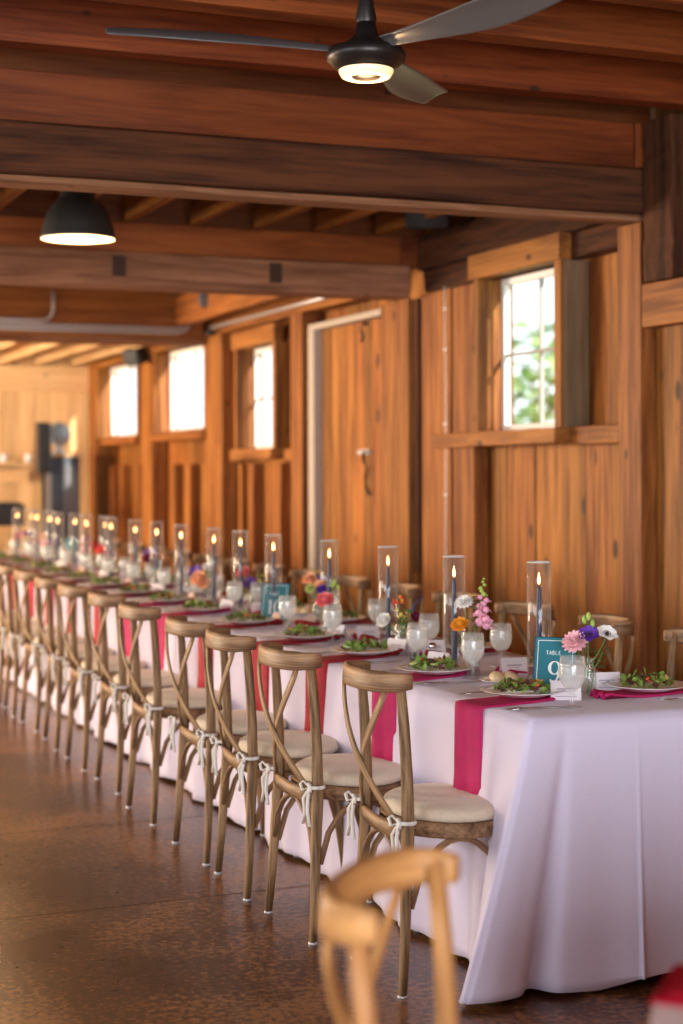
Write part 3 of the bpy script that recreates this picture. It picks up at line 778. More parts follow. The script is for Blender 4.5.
def make_stem(label, kind, cols, base, tip, leafs=0, s=1.0, q=R, cat='flower', group=None, name='flower_stem'):
    """a flower: stem from inside the vase to the bloom"""
    t = thing(name, base, 0, label, cat, group)
    b_ = Vector(base); e = Vector(tip) - b_
    mid = e*.5 + Vector((e.x*-.15, e.y*-.15, .01)); up = (e-mid).normalized()
    st = MB().sweep([(0,0,0), mid*.5, mid, e*.8+Vector((0,0,.003)), e], .0016, 6)
    st.build('stem', M_STEM, t)
    if leafs:
        lf = MB()
        for k in range(leafs):
            u = q.uniform(.45,.95); p = mid.lerp(e, (u-.45)*1.6) ; a = q.uniform(0,6.28)
            lf.petal(p, (math.cos(a), math.sin(a), .4), (0,0,1), .034, .016, -.3, 0)
        lf.build('leaves', M_LEAF, t)
    m = MB()
    if kind in ('dahlia','ranunculus','anemone','scabiosa'):
        ax = (up + Vector((-.35,-.6,.25))).normalized(); bloom(m, e, kind, s, q, ax)
    elif kind == 'snapdragon':
        for k in range(16):
            u = k/15; p = e + Vector((.004*math.sin(k), .004*math.cos(k*2), -.13+.155*u)); a = k*2.4; r_ = .027*(1-u*.75)
            mt = 0 if u < .62 else 1
            m.ball(p+Vector((math.cos(a)*r_*.6, math.sin(a)*r_*.6, 0)), r_*.62, mt, 7, 4)
            m.petal(p+Vector((math.cos(a)*r_*.6, math.sin(a)*r_*.6, 0)), (math.cos(a), math.sin(a), -.2), (0,0,1), r_*1.1, r_*1.3, -.3, mt)
    elif kind == 'spike':
        for k in range(22):
            u = k/21; p = e + Vector((.035*u*u, -.01*u, -.02+.055*u)); m.ball(p+Vector((math.cos(k*2.4)*.004, math.sin(k*2.4)*.004, 0)), .0042*(1-.5*u), 0, 6, 4)
    elif kind == 'buds':
        for k in range(3):
            p = e + Vector((.014*math.cos(k*2.1), .014*math.sin(k*2.1), .012*k-.01)); m.ball(p, .0075, 0, 7, 5, (1,1,1.9))
    elif kind == 'cluster':
        for k in range(14):
            p = e + Vector((q.uniform(-.022,.022), q.uniform(-.022,.022), q.uniform(-.02,.02))); m.ball(p, q.uniform(.004,.008), 0 if k % 3 else 1, 6, 4)
    elif kind == 'foliage':
        for k in range(14):
            p = e*(.55+.45*k/13); a = k*2.4; m.petal(p, (math.cos(a), math.sin(a), .3), (0,0,1), .03, .013, -.2, 0)
    m.build('bloom', cols, t)
    return t
def make_vase(x, y, label, h=.10, r=.024):
    t = thing('bud_vase', (x,y,ZT+.001), 0, label, 'vase', 'bud vases along the table')
    MB().lathe([(.001,.001),(r*.9,.001),(r,.006),(r*.98,h*.5),(r*.62,h*.78),(r*.60,h*.95),(r*.75,h),(r*.70,h),(r*.55,h*.93),(r*.56,h*.78)], 22).build('glass_body', G_VASE, t)
    MB().lathe([(.001,.004),(r*.88,.005),(r*.90,h*.5),(r*.82,h*.58),(.001,h*.58)], 18).build('water', G_PUCK, t)
    return t

def B(x, y, vlabel, flowers, h=.10):
    """a bud vase and its flowers; flowers = (label, kind, cols, dx, dy, height, scale, leaves)"""
    make_vase(x, y, vlabel, h)
    n = len(flowers)
    for k, (lab, kind, cols, dx, dy, hh, s, lv) in enumerate(flowers):
        a = 2*PI*k/max(1,n); cols = [c if not isinstance(c, str) else PET[c] for c in cols]
        make_stem(lab, kind, cols, (x+.006*math.cos(a), y+.006*math.sin(a), ZT+.006), (x+dx, y+dy, ZT+hh), lv, s, R, 'flower')
V = 'glass bud vase '
CR = Vector((.926,-.377))          # to the camera's right, on the table
def off(l, dpt=0): return (l*.926+dpt*.377, -l*.377+dpt*.926)
def F(lab, kind, cols, l, hh, s=1.0, lv=0, dpt=0):
    dx, dy = off(l, dpt); return (lab, kind, cols, dx, dy, hh, s, lv)
B(2.605, 4.40, V+'beside the table nine sign, holding pink, purple and white flowers', [
    F('pale pink dahlia in the vase by the table nine sign','dahlia',['pink'],-.045,.158,1.15,1,-.03),
    F('deep purple lisianthus in the vase by the table nine sign','anemone',['purple','black'],-.005,.182,.95,0,-.03),
    F('white anemone with dark centre by the table nine sign','anemone',['white','black'],.052,.183,.95,1,-.02),
    F('green lisianthus buds above the purple bloom by the table nine sign','buds',[M_LIME],.0,.225,1,2),
    F('leafy green sprig at the right of the nearest vase','foliage',[M_LEAF],.045,.135,1,0)], .11)
B(2.475, 4.93, V+'with the tall pink snapdragon, between two goblets', [
    F('white scabiosa beside the tall pink snapdragon','scabiosa',['white'],-.030,.245,1.1,2,-.02),
    F('tall pink snapdragon with a green tip','snapdragon',['orchid',M_LIME],.034,.300,1.0,3),
    F('amber ranunculus low beside the pink snapdragon','ranunculus',['amber'],-.042,.165,.9,1,-.03)])
B(2.56, 5.70, V+'with curved purple veronica and a cream bloom', [
    F('cream garden rose hanging low at the left of its vase','ranunculus',['white'],-.062,.115,.9,0,-.03),
    F('curved dark purple veronica spike','spike',['navy'],.045,.175,1,2),
    F('small yellow wax flowers under the purple veronica','cluster',['yellow',M_LEAF],.01,.145,1,4),
    F('orange-red berry head above the yellow wax flowers','cluster',['red','amber'],-.01,.19,.7,2),
    F('burgundy bloom at the right under the purple veronica','ranunculus',['burgundy'],.055,.12,.8,1)])
B(2.50, 6.30, V+'with one big coral-pink ranunculus', [
    F('big coral-pink ranunculus behind a goblet','ranunculus',['rose'],-.01,.145,1.15,0,-.03),
    F('purple bloom above the coral-pink ranunculus','scabiosa',['purple'],-.025,.195,.9,1,.01),
    F('pale peach bloom behind the purple one','ranunculus',['peach'],-.035,.21,.7,0,.03),
    F('upright green buds beside the purple bloom','buds',[M_LIME],.03,.215,1.2,3)])
B(2.70, 6.93, V+'with a peach bloom and lime flower', [
    F('peach dahlia leaning left out of its vase','dahlia',['peach'],-.035,.195,1.0,0,-.02),
    F('lime green dianthus under the peach dahlia','scabiosa',['limeflower'],-.03,.155,1.0,1,-.03),
    F('small violet scabiosa beside the peach dahlia','scabiosa',['violet'],.015,.20,.7,1),
    F('single green leaf sprig above the peach dahlia','foliage',[M_LEAF],-.005,.24,1,0)], .12)
B(2.63, 7.62, V+'with coral and purple anemones behind table ten', [
    F('coral-red ranunculus behind the table ten sign','ranunculus',['coral'],-.04,.18,1.1,0,-.02),
    F('purple anemone under the coral-red ranunculus','anemone',['purple','black'],-.015,.135,1.1,0,-.03),
    F('yellow wax flowers right of the coral-red ranunculus','cluster',['yellow',M_LEAF],.05,.17,1,3),
    F('green foliage behind the coral-red ranunculus','foliage',[M_LEAF],.03,.16,1,0)])
B(2.58, 8.13, V+'with peach roses and a white and purple pansy', [
    F('peach rose low on the left of the pansy','ranunculus',['peach'],-.055,.125,1.3,0,-.03),
    F('white and purple pansy on a bending stem','anemone',['white','purple'],-.01,.185,1.1,1),
    F('second peach rose under the pansy','ranunculus',['peach'],-.03,.10,1.0,1,-.04)])
B(2.70, 8.62, V+'with a violet anemone and tall green stalks', [
    F('violet anemone low before tall green stalks','anemone',['purple','violet'],-.05,.13,1.3,1,-.02),
    F('tall green snapdragon stalk, not in flower','snapdragon',[M_LEAF,M_STEM],.02,.22,1,4),
    F('tall green leafy sprig right of the green stalk','foliage',[M_LEAF],.06,.22,1,0)])
far = [(2.58,9.2,[('burgundy','ranunculus',-.03,.17),('peach','ranunculus',.03,.18),('burgundy','scabiosa',.0,.15)]),
       (2.72,9.75,[('violet','anemone',-.02,.18),('white','scabiosa',.03,.15)]),
       (2.56,10.3,[('coral','ranunculus',-.02,.17),('pink','dahlia',.035,.15)]),
       (2.6,10.85,[('pink','dahlia',-.03,.16),('red','ranunculus',.03,.17)]),
       (2.7,11.4,[('orchid','ranunculus',0,.19),('rose','dahlia',.045,.15)]),
       (2.56,11.95,[('pink','dahlia',-.03,.15),('violet','scabiosa',.03,.16)]),
       (2.62,12.5,[('peach','ranunculus',.0,.17),('pink','scabiosa',-.04,.15)]),
       (2.6,13.1,[('rose','ranunculus',-.03,.16),('purple','anemone',.03,.18)])]
for i, (x, y, fl) in enumerate(far):
    B(x, y, V + 'at the blurred far end, %s from the near end' % ORD[i+8],
      [F('%s bloom in the %s vase from the near end' % ({'burgundy':'burgundy','rose':'rose red'}.get(c, c) + ('' if k < 2 else ' ruffled'), ORD[i+8]), kd, [c, 'black'] if kd == 'anemone' else [c], l, h_, 1.15, 2) for k, (c, kd, l, h_) in enumerate(fl)])

# candles -----------------------------------------------------------------
CY = [(2.56,4.63),(2.47,5.06),(2.55,5.80),(2.55,6.41),(2.55,7.10),(2.56,7.60),(2.55,7.99),(2.55,8.57),(2.56,9.09),(2.55,9.52),(2.55,10.10),(2.60,10.45),(2.55,10.76),(2.57,11.18),(2.52,11.5),(2.55,11.9),(2.55,12.35),(2.58,12.68),(2.53,13.0)]
ph, pc, pp = P_holder(), P_candle(), P_puck()
for i, (x, y) in enumerate(CY):
    rz = R.random()*3
    for src, nm, lab, cat, grp, z in ((ph,'candle_cylinder','tall clear glass candle cylinder','candle cylinder','glass cylinders round the candles',.0),
                            (pc,'taper_candle','lit dark blue taper candle in a glass cylinder','candle','lit blue tapers',.022),
                            (pp,'candle_holder','small clear glass candle holder under a blue taper','candle holder','glass holders under the tapers',.003)):
        o = src if i == 0 else copy_tree(src)
        o.location = (x, y, ZT+.001+z); o.rotation_euler.z = rz
        tag(o, lab + ', ' + frm(i), cat, grp)

# place settings -----------------------------------------------------------
salads = [P_salad(s) for s in (3, 11, 29)]
plate = P_plate(); nap1 = P_napkin(M_NAPK, 1); nap2 = P_napkin(M_NAPK2, 2)
fork = P_fork(); knife = P_knife(); gob = P_goblet(); card = P_card(); rcard = P_round_card(); bread = P_bread()
roll = MB().ball((0,0,.017), .026, 0, 14, 8, (1.15,.95,.68)).build('bread_roll', M_ROLL)
used = set()
def put(src, loc, rz, label, cat, grp):
    if src.name in used: o = copy_tree(src)
    else: o = src; used.add(src.name)
    o.location = loc; o.rotation_euler.z = rz; tag(o, label, cat, grp); return o
SL = [4.37,4.98,5.59,6.20,6.92,7.62,8.22,8.85,9.5,10.1,10.7,11.3,11.9,12.5,13.1]
SR = [4.33,4.95,5.58,6.2,6.85,7.5,8.15,8.75,9.4,10.0,10.6,11.2,11.8,12.4,13.0]
for side, S in (('aisle', SL), ('window', SR)):
    sg = 1 if side == 'aisle' else -1; xe = XA if sg == 1 else XB; rot = 0 if sg == 1 else PI
    for i, yy in enumerate(S):
        where = '%s side, %s' % (side, frm(i))
        x = xe + sg*(.195 if sg > 0 else .16); zt = ZT + .0015
        np_ = nap1 if (i < 2 or i == 5 or i == 6) else nap2
        if side == 'aisle': np_ = [nap1,nap1,nap2,nap2,nap2,nap1,nap1,nap2][min(i,7)]
        colr = 'magenta-lit crimson' if np_ is nap1 else 'crimson'
        put(np_, (xe, yy-.05*sg, zt+.0005), rot+math.radians(R.uniform(-3,3))+(.12 if sg > 0 else .12), '%s napkin under the plate, %s' % (colr, where), 'napkin', 'napkins on the %s side' % side)
        put(plate, (x, yy, zt+.0125), 0, 'white china plate with salad, ' + where, 'plate', 'plates on the %s side' % side)
        s = salads[(i*2+(sg < 0)) % 3]
        put(s, (x, yy, zt+.0135), R.random()*6, 'mixed green salad on a white plate, ' + where, 'salad', 'salads on the %s side' % side)
        put(fork, (x-sg*.035, yy+sg*.155, zt), -PI/2*sg, 'silver fork by the plate, ' + where, 'fork', 'forks on the %s side' % side)
        put(knife, (x-sg*.045, yy-sg*.195, zt), -PI/2*sg, 'silver knife by the plate, ' + where, 'knife', 'knives on the %s side' % side)
        gx, gy = x + sg*(.17 if i else .055), yy - sg*(.06 if i else .22)
        if sg > 0: gx, gy = [(2.40,4.145),(2.44,4.86),(2.42,5.25),(2.44,6.10),(2.44,6.62)][i] if i < 5 else (x+.16, yy-.05)
        else: gx, gy = [(2.85,4.02),(2.68,5.12),(2.62,5.58),(2.72,6.30),(2.74,6.86)][i] if i < 5 else (x-.16, yy-.02)
        if not (sg < 0 and i == 0):
            put(gob, (gx, gy, zt), R.random(), 'water goblet before the plate, ' + where, 'goblet', 'water goblets on the %s side' % side)
        if i < 12:
            cx_, cy_ = x + sg*.155, yy + sg*.045
            if sg > 0 and i == 0: cx_, cy_ = 2.475, 4.315
            if sg < 0 and i == 0: cx_, cy_ = 2.69, 4.44
            if sg > 0 and i == 1: cx_, cy_ = 2.46, 5.16
            tent = i < 3 or i % 2
            put(card if tent else rcard, (cx_, cy_, zt), (-.45 if i == 0 and sg > 0 else -1.1 if sg > 0 else -.2), ('white folded place card' if tent else 'small round peach place card') + ', ' + where, 'place card', 'place cards along the table')
for k, (x, y, n) in enumerate(((2.47,4.70,4),(2.78,7.30,3),(2.50,9.85,3))):
    lb = ['beside the table nine sign','behind the table ten sign','far down the table'][k]
    put(bread, (x, y, ZT+.0015), 0, 'small white plate of bread rolls ' + lb, 'bread plate', 'bread plates')
    for j in range(n):
        a = 2*PI*j/n + .4; 
        put(roll, (x+.030*math.cos(a), y+.030*math.sin(a), ZT+.0055), R.random()*6, '%s of the pale rolls on the bread plate %s' % (['front left','front right','back right','back left'][j], lb), 'bread roll', 'bread rolls')
# salt and pepper
for k, (x, y, m_, lab) in enumerate(((2.475,5.40,M_PEPR,'glass pepper shaker with steel cap, left of the salt'),(2.53,5.36,M_SALT,'glass salt shaker with steel cap, right of the pepper'))):
    t = thing('salt_shaker' if k else 'pepper_shaker', (x,y,ZT+.0015), 0, lab, 'shaker')
    MB().lathe([(.001,0),(.017,0),(.019,.004),(.015,.040),(.013,.050)], 12, smooth=False).build('glass_body', G_PUCK, t)
    MB().lathe([(.001,.002),(.0155,.002),(.0140,.030),(.001,.031)], 12).build('contents', m_, t)
    MB().lathe([(.0135,.049),(.0145,.051),(.0145,.058),(.010,.066),(.001,.068)], 14).build('cap', M_SILVER, t)

# table number signs -------------------------------------------------------
def stroke(m, pts, w, y, mat=1):
    """flat lettering stroke in the sign's plane, width varying along it"""
    P_ = [Vector((p[0],0,p[1])) for p in pts]; N = len(P_); vs = []; fs = []
    for k, p in enumerate(P_):
        t = (P_[min(k+1,N-1)]-P_[max(k-1,0)]).normalized(); nn = Vector((-t.z,0,t.x))
        ww = w[k] if isinstance(w, list) else w
        vs += [p+nn*ww*.5+Vector((0,y,0)), p-nn*ww*.5+Vector((0,y,0))]
    for k in range(N-1): fs.append((2*k, 2*k+1, 2*k+3, 2*k+2))
    m.add(vs, fs, 0)
def letters(m, txt, x, z, h, y):
    w = h*.62; G = {'T':[[(0,1),(1,1)],[(.5,1),(.5,0)]], 'A':[[(0,0),(.5,1)],[(.5,1),(1,0)],[(.2,.38),(.8,.38)]],
       'B':[[(.1,0),(.1,1)],[(.1,1),(.6,1),(.8,.76),(.6,.53),(.1,.53)],[(.6,.53),(.92,.28),(.65,0),(.1,0)]], 'L':[[(.1,1),(.1,0),(.85,0)]],
       'E':[[(.85,1),(.1,1),(.1,0),(.85,0)],[(.1,.53),(.7,.53)]]}
    for ch in txt:
        for s_ in G[ch]: stroke(m, [(x+a*w, z+b_*h) for a, b_ in s_], h*.16, y)
        x += w*1.35
def digit(m, ch, cx, z, h, y):
    if ch == '9':
        n = 22; pts = []; ws = []
        for k in range(n+1):
            a = 2*PI*k/n; pts.append((cx+h*.235*math.cos(a), z+h*.68+h*.30*math.sin(a))); ws.append(h*(.045+.11*abs(math.cos(a))**1.5))
        stroke(m, pts, ws, y)
        pts = []; ws = []
        for k in range(13):
            u = k/12; a = -u*PI*.62
            pts.append((cx+h*.235*math.cos(a)-(h*.02*u), z+h*.68+h*.66*math.sin(a)*1.0)); ws.append(h*(.15-.11*u))
        stroke(m, pts, ws, y); stroke(m, [(cx-.20*h,z+.09*h),(cx-.13*h,z+.07*h)], h*.11, y)
    if ch == '1':
        stroke(m, [(cx,z),(cx,z+h)], h*.15, y); stroke(m, [(cx-.17*h,z+.02*h),(cx+.17*h,z+.02*h)], h*.045, y); stroke(m, [(cx-.17*h,z+.86*h),(cx,z+.97*h)], h*.06, y)
    if ch == '0':
        n = 24; pts = []; ws = []
        for k in range(n+1):
            a = 2*PI*k/n; pts.append((cx+h*.25*math.cos(a), z+h*.5+h*.47*math.sin(a))); ws.append(h*(.045+.115*abs(math.cos(a))**1.5))
        stroke(m, pts, ws, y)
def sign(x, y, rz, num, label, lean=14):
    t = thing('table_number_sign', (x,y,ZT+.002), rz, label, 'table number sign')
    M_ = Matrix.Rotation(math.radians(-lean), 4, 'X')
    def fin(m, nm, mats):
        o = m.build(nm, mats, t); o.rotation_euler.x = math.radians(-lean); return o
    fin(MB().box(-.066,.066,0,.006,0,.178), 'backing_board', M_TEALE)
    fin(MB().box(-.063,.063,-.0012,.0,.003,.175), 'card_face', M_TEAL)
    fin(MB().box(-.02,.02,.006,.010,0,.10), 'easel_back', M_TEALE)
    ink = MB(); b0, b1 = .054, .166
    for (p, q_) in (((-b0,.012),(b0,.012)),((b0,.012),(b0,b1)),((b0,b1),(-b0,b1)),((-b0,b1),(-b0,.012))): stroke(ink, [p, q_], .0022, -.0016)
    fin(ink, 'white_border', M_INK)
    if num:
        tx = MB(); letters(tx, 'TABLE', -.028, .122, .0115, -.0016)
        if len(num) == 1: digit(tx, num, 0, .036, .066, -.0016)
        else: digit(tx, num[0], -.020, .036, .064, -.0016); digit(tx, num[1], .016, .036, .064, -.0016)
        fin(tx, 'white_lettering', M_INK)
rz0 = -math.radians(39)
sign(2.498, 4.430, rz0, '9', 'teal sign reading TABLE 9, nearest the camera', 19)
sign(2.533, 7.057, rz0+.05, '10', 'teal sign reading TABLE 10 on the second table', 17)
sign(2.77, 9.95, rz0-.6, '', 'small teal sign card seen nearly edge-on behind distant goblets')
sign(2.80, 12.4, rz0-.2, '', 'teal sign card at the blurred far end of the table')

# setting on the corner table
nx_, ny_ = 1.235, 1.865
m = MB()
a0 = math.atan2(ny_-RC[1], nx_-RC[0])
o = copy_tree(plate); o.location = (RC[0]+(RR-.21)*math.cos(a0), RC[1]+(RR-.21)*math.sin(a0), ZT+.010); tag(o, 'white china plate at the edge of the corner table, mostly outside the picture', 'plate')
nk = MB(); nk.box(-.125,.11,-.085,.085,0,.006); nk.box(-.105,.10,-.070,.080,.0065,.012)
o = nk.build('napkin', simple('red_napkin', (.36,.006,.02), .9, spec=.1), bevel=.004); o.location = (RC[0]+(RR-.125)*math.cos(a0), RC[1]+(RR-.125)*math.sin(a0), ZT+.002); o.rotation_euler.z = a0+PI
tag(o, 'dark red napkin under the plate on the corner table, bottom right', 'napkin')

# ------------------------------------------------------------------ ceiling fan
fx, fy = 1.894, 4.455
t = thing('ceiling_fan', (fx, fy, 2.62), 0, 'dark bronze three-blade ceiling fan with a glowing ring light', 'ceiling fan')
MB().lathe([(.001,-.022),(.040,-.022),(.046,-.014),(.001,-.011)], 32).build('center_cap', M_DARKM, t)
MB().lathe([(.046,-.016),(.058,-.024),(.072,-.019),(.080,-.006),(.081,.004),(.046,.006)], 36).build('light_ring', M_LED, t)
MB().lathe([(.079,.0),(.092,.008),(.114,.028),(.118,.045),(.108,.062),(.06,.078),(.035,.105),(.028,.14),(.001,.142)], 36).build('motor_housing', M_DARKM, t)
MB().sweep([(0,0,.13),(0,0,.64)], .0125, 10, up=(1,0,0)).build('downrod', M_DARKM, t)
MB().lathe([(.024,.13),(.032,.15),(.018,.22),(.013,.25)], 16).build('rod_collar', M_DARKM, t)
MB().lathe([(.001,.612),(.06,.612),(.075,.58),(.03,.54),(.013,.53)], 20).build('canopy', M_DARKM, t)
for k in range(3):
    ang = math.radians(190+120*k) - math.radians(22.13)
    m = MB(); n = 15; vs = []; gc = []; cols = 7
    for j in range(n):
        u = j/(n-1); r_ = .09 + .67*u
        ch = .045 + .085*math.sin(min(1, u*1.35)*PI*.5)**1.5 - .10*max(0, u-.55)**1.3; ch = max(ch, .02)
        sw = .05*math.sin(u*PI*.8) ; tw = -math.radians(31-8*u); zz = .062 + .018*u
        for c in range(cols):
            v = c/(cols-1)-.5; w_ = v*ch; camb = .008*(1-(2*v)**2)
            vs.append((r_*math.cos(ang) - (w_*math.cos(tw)+sw-.02)*math.sin(ang), r_*math.sin(ang) + (w_*math.cos(tw)+sw-.02)*math.cos(ang), zz + w_*math.sin(tw) + camb))
    fs = [(a*cols+c, a*cols+c+1, (a+1)*cols+c+1, (a+1)*cols+c) for a in range(n-1) for c in range(cols-1)]
    m.add(vs, fs, 0, None, True); o = m.build('blade', M_BLADE, t, solid=.007)
    s = o.modifiers.new('sub', 'SUBSURF'); s.levels = s.render_levels = 1

# pendant lamp
t = thing('pendant_lamp', (1.719, 7.397, 2.50), 0, 'black metal dome pendant lamp glowing warm, hanging behind the dark beam', 'pendant lamp')
MB().lathe([(.170,0),(.172,.004),(.168,.015),(.160,.055),(.142,.11),(.115,.155),(.088,.185),(.080,.190),(.080,.225),(.07,.235),(.001,.24)], 36).build('lamp_shade', simple('shade_black',(.02,.017,.014),.45), t)
MB().lathe([(.166,.002),(.156,.053),(.138,.106),(.111,.150),(.080,.178),(.001,.18)], 36).build('shade_lining', M_LAMPIN, t)
MB().ball((0,0,.10), .035, 0, 12, 8).build('bulb', simple('bulb', (1,.8,.5), .5, emit=(1,.72,.4), es=7), t)
MB().sweep([(0,0,.235),(0,0,.52)], .006, 8, up=(1,0,0)).build('hanging_rod', M_BLACK, t)

# conduits, cable
m = MB()
def bend(p, r=.06):
    out = [Vector(p[0])]
    for a, b_, c in zip(p, p[1:], p[2:]):
        a, b_, c = Vector(a), Vector(b_), Vector(c); d1 = (a-b_).normalized(); d2 = (c-b_).normalized()
        for k in range(7):
            u = k/6; out.append(((1-u)**2)*(b_+d1*r) + 2*u*(1-u)*b_ + u*u*(b_+d2*r))
    out.append(Vector(p[-1])); return out
Yc = 12.70
tag(MB().sweep(bend([(XL+.05,Yc,2.545),(3.86,Yc,2.545),(3.86,Yc,2.84)], .13), .0125, 8, up=(0,1,0)).build('metal_conduit', M_STEEL), 'lower galvanised conduit along the third cross beam, turning up by the wall', 'conduit', None)
tag(MB().sweep(bend([(XL+.05,Yc,2.578),(3.825,Yc,2.578),(3.825,Yc,2.84)], .10), .0125, 8, up=(0,1,0)).build('metal_conduit', M_STEEL), 'upper galvanised conduit along the third cross beam, turning up by the wall', 'conduit', None)
tag(MB().sweep(bend([(2.0,Yc,2.612),(2.755,Yc,2.612),(2.755,Yc,2.84)], .11), .0125, 8, up=(0,1,0)).build('metal_conduit', M_STEEL), 'short galvanised conduit bending up from the middle of the cross beam', 'conduit', None)
tag(MB().sweep([(4.0,12.60,2.585),(4.0,9.3,2.585)], .012, 8).build('metal_conduit', M_STEEL), 'thin conduit running along the top of the window wall above the door', 'conduit', None)
t = thing('wall_cable', (4.052, 8.40, .5), 0, 'thin pale cable clipped down the planks left of the nearest window', 'cable')
MB().sweep([(0,0,0),(0,.006,.6),(0,-.004,1.2),(0,.01,1.98)], .0032, 6, up=(0,1,0)).build('cable', M_WHITEP, t)
for z in (.45,.8,1.2,1.62,1.85): MB().box(-.008,.004,-.012,.012,z,z+.012).build('clip', M_WHITEP, t)

# loudspeakers
def speaker(x, y, z, w, d_, h, rz, tilt, label, mat=M_BLACK):
    t = thing('loudspeaker', (x,y,z), rz, label, 'loudspeaker')
    b_ = MB().box(-w/2, w/2, -d_/2, d_/2, -h/2, h/2).build('cabinet', mat, t, bevel=.02); b_.rotation_euler.x = tilt
    g = MB().lathe([(.001,.002),(w*.36,.002),(w*.38,0)], 20, M=Matrix.Translation((0,-d_/2-.001,-h*.1)) @ Matrix.Rotation(PI/2,4,'X')).build('cone', simple('cone',(.03,.03,.034),.7), t); g.rotation_euler.x = tilt
    MB().box(-.02,.02,.0,.03,h/2-.01,h/2+.06).build('bracket', M_BLACK, t)
speaker(3.80, 8.10, 2.90, .24, .18, .26, -.5, .5, 'black loudspeaker tucked between joists above the second beam')
speaker(3.80, 11.9, 2.755, .20, .16, .12, -.5, .4, 'small dark blue loudspeaker under the ceiling beyond the second beam', simple('navy_case',(.02,.03,.06),.5))
speaker(3.88, 14.45, 2.48, .18, .16, .15, -1.0, .3, 'small black loudspeaker mounted between the two far windows')
tag(MB().ball((3.95,12.46,2.535), .03, 0, 12, 8).ball((3.985,12.46,2.535),.02,0,8,6).build('security_camera', M_BLACK), 'small round black fitting on the post below the third beam', 'camera')

# far end furniture ---------------------------------------------------------
M_PED = simple('slate_cabinet', (.05,.07,.10), .3)
t = thing('pedestal_cabinet', (3.615, 16.3, 0), 0, 'tall dark slate pedestal cabinet against the end wall', 'cabinet')
MB().box(-.145,.145,-.17,.17,0,1.585).build('body', M_PED, t, bevel=.01)
MB().box(-.02,.125,-.182,-.171,.1,1.5).build('front_panel', simple('slate_panel',(.12,.13,.15),.3), t, bevel=.004)
MB().box(-.16,.19,-.2,.2,1.586,1.62).build('wooden_top', W_END, t, bevel=.005)
t = thing('globe_lamp', (3.565, 16.2, 1.621), 0, 'grey glass globe lamp standing on the tall slate cabinet', 'lamp')
MB().lathe([(.001,0),(.07,0),(.07,.02),(.03,.05),(.03,.075),(.001,.075)], 20).build('base', M_STEEL, t)
MB().ball((0,0,.19), .118, 0, 24, 14).build('globe', simple('grey_glass',(.32,.38,.42),.15), t)
t = thing('loudspeaker', (3.375, 16.05, 0), 0, 'slim black column loudspeaker on a stand left of the slate cabinet', 'loudspeaker')
MB().box(-.055,.06,-.06,.06,1.42,1.92).build('cabinet', M_BLACK, t, bevel=.01)
MB().box(.061,.07,-.05,.05,1.43,1.91).build('side_grille', simple('teal_grey',(.12,.20,.20),.5), t)
MB().sweep([(0,0,.02),(0,0,1.42)], .018, 8, up=(1,0,0)).build('stand_pole', M_BLACK, t)
MB().lathe([(.001,0),(.16,0),(.16,.012),(.02,.022),(.001,.022)], 20).build('stand_base', M_BLACK, t)
t = thing('wall_shelf', (2.2, 16.78, 1.40), 0, 'long pine shelf with a rail on the end wall', 'shelf')
MB().box(-2.5,1.20,-.12,.13,.10,.135, jit=.001).build('shelf_board', W_END, t, bevel=.004)
MB().box(-2.5,1.20,.06,.13,-.06,.06).build('shelf_rail', W_END, t, bevel=.004)
for k, (x, lab) in enumerate(((3.16,'frosted white votive cup on the end wall shelf, left one'),(3.45,'frosted white votive cup on the end wall shelf, right one'))):
    t = thing('votive_cup', (3.12 if k == 0 else 3.37, 16.72, 1.536), 0, lab, 'votive', 'votive cups on the shelf')
    MB().lathe([(.001,0),(.028,0),(.038,.085),(.034,.085),(.025,.01),(.001,.01)], 18).build('cup', simple('frosted',(.8,.78,.8),.4), t)
    MB().lathe([(.001,.012),(.026,.012),(.026,.05),(.001,.05)], 12).build('wax', M_CERAM, t)
t = thing('equipment_table', (2.75, 15.5, 0), 0, 'small pine side table at the far left end of the room', 'table')
MB().box(-.45,.33,-.25,.25,.90,.94).build('table_top', W_END, t, bevel=.005)
for sx in (-.42,.30):
    for sy in (-.22,.22): MB().box(sx-.02,sx+.02,sy-.02,sy+.02,0,.90).build('leg', W_END, t)
t = thing('equipment_case', (2.75, 15.5, .941), 0, 'black sound equipment case on the far side table', 'case')
MB().box(-.40,.30,-.20,.20,0,.20).build('case_body', M_BLACK, t, bevel=.015)
MB().box(-.35,.26,-.17,.17,.201,.215).build('control_panel', simple('panel_grey',(.06,.06,.07),.4), t)

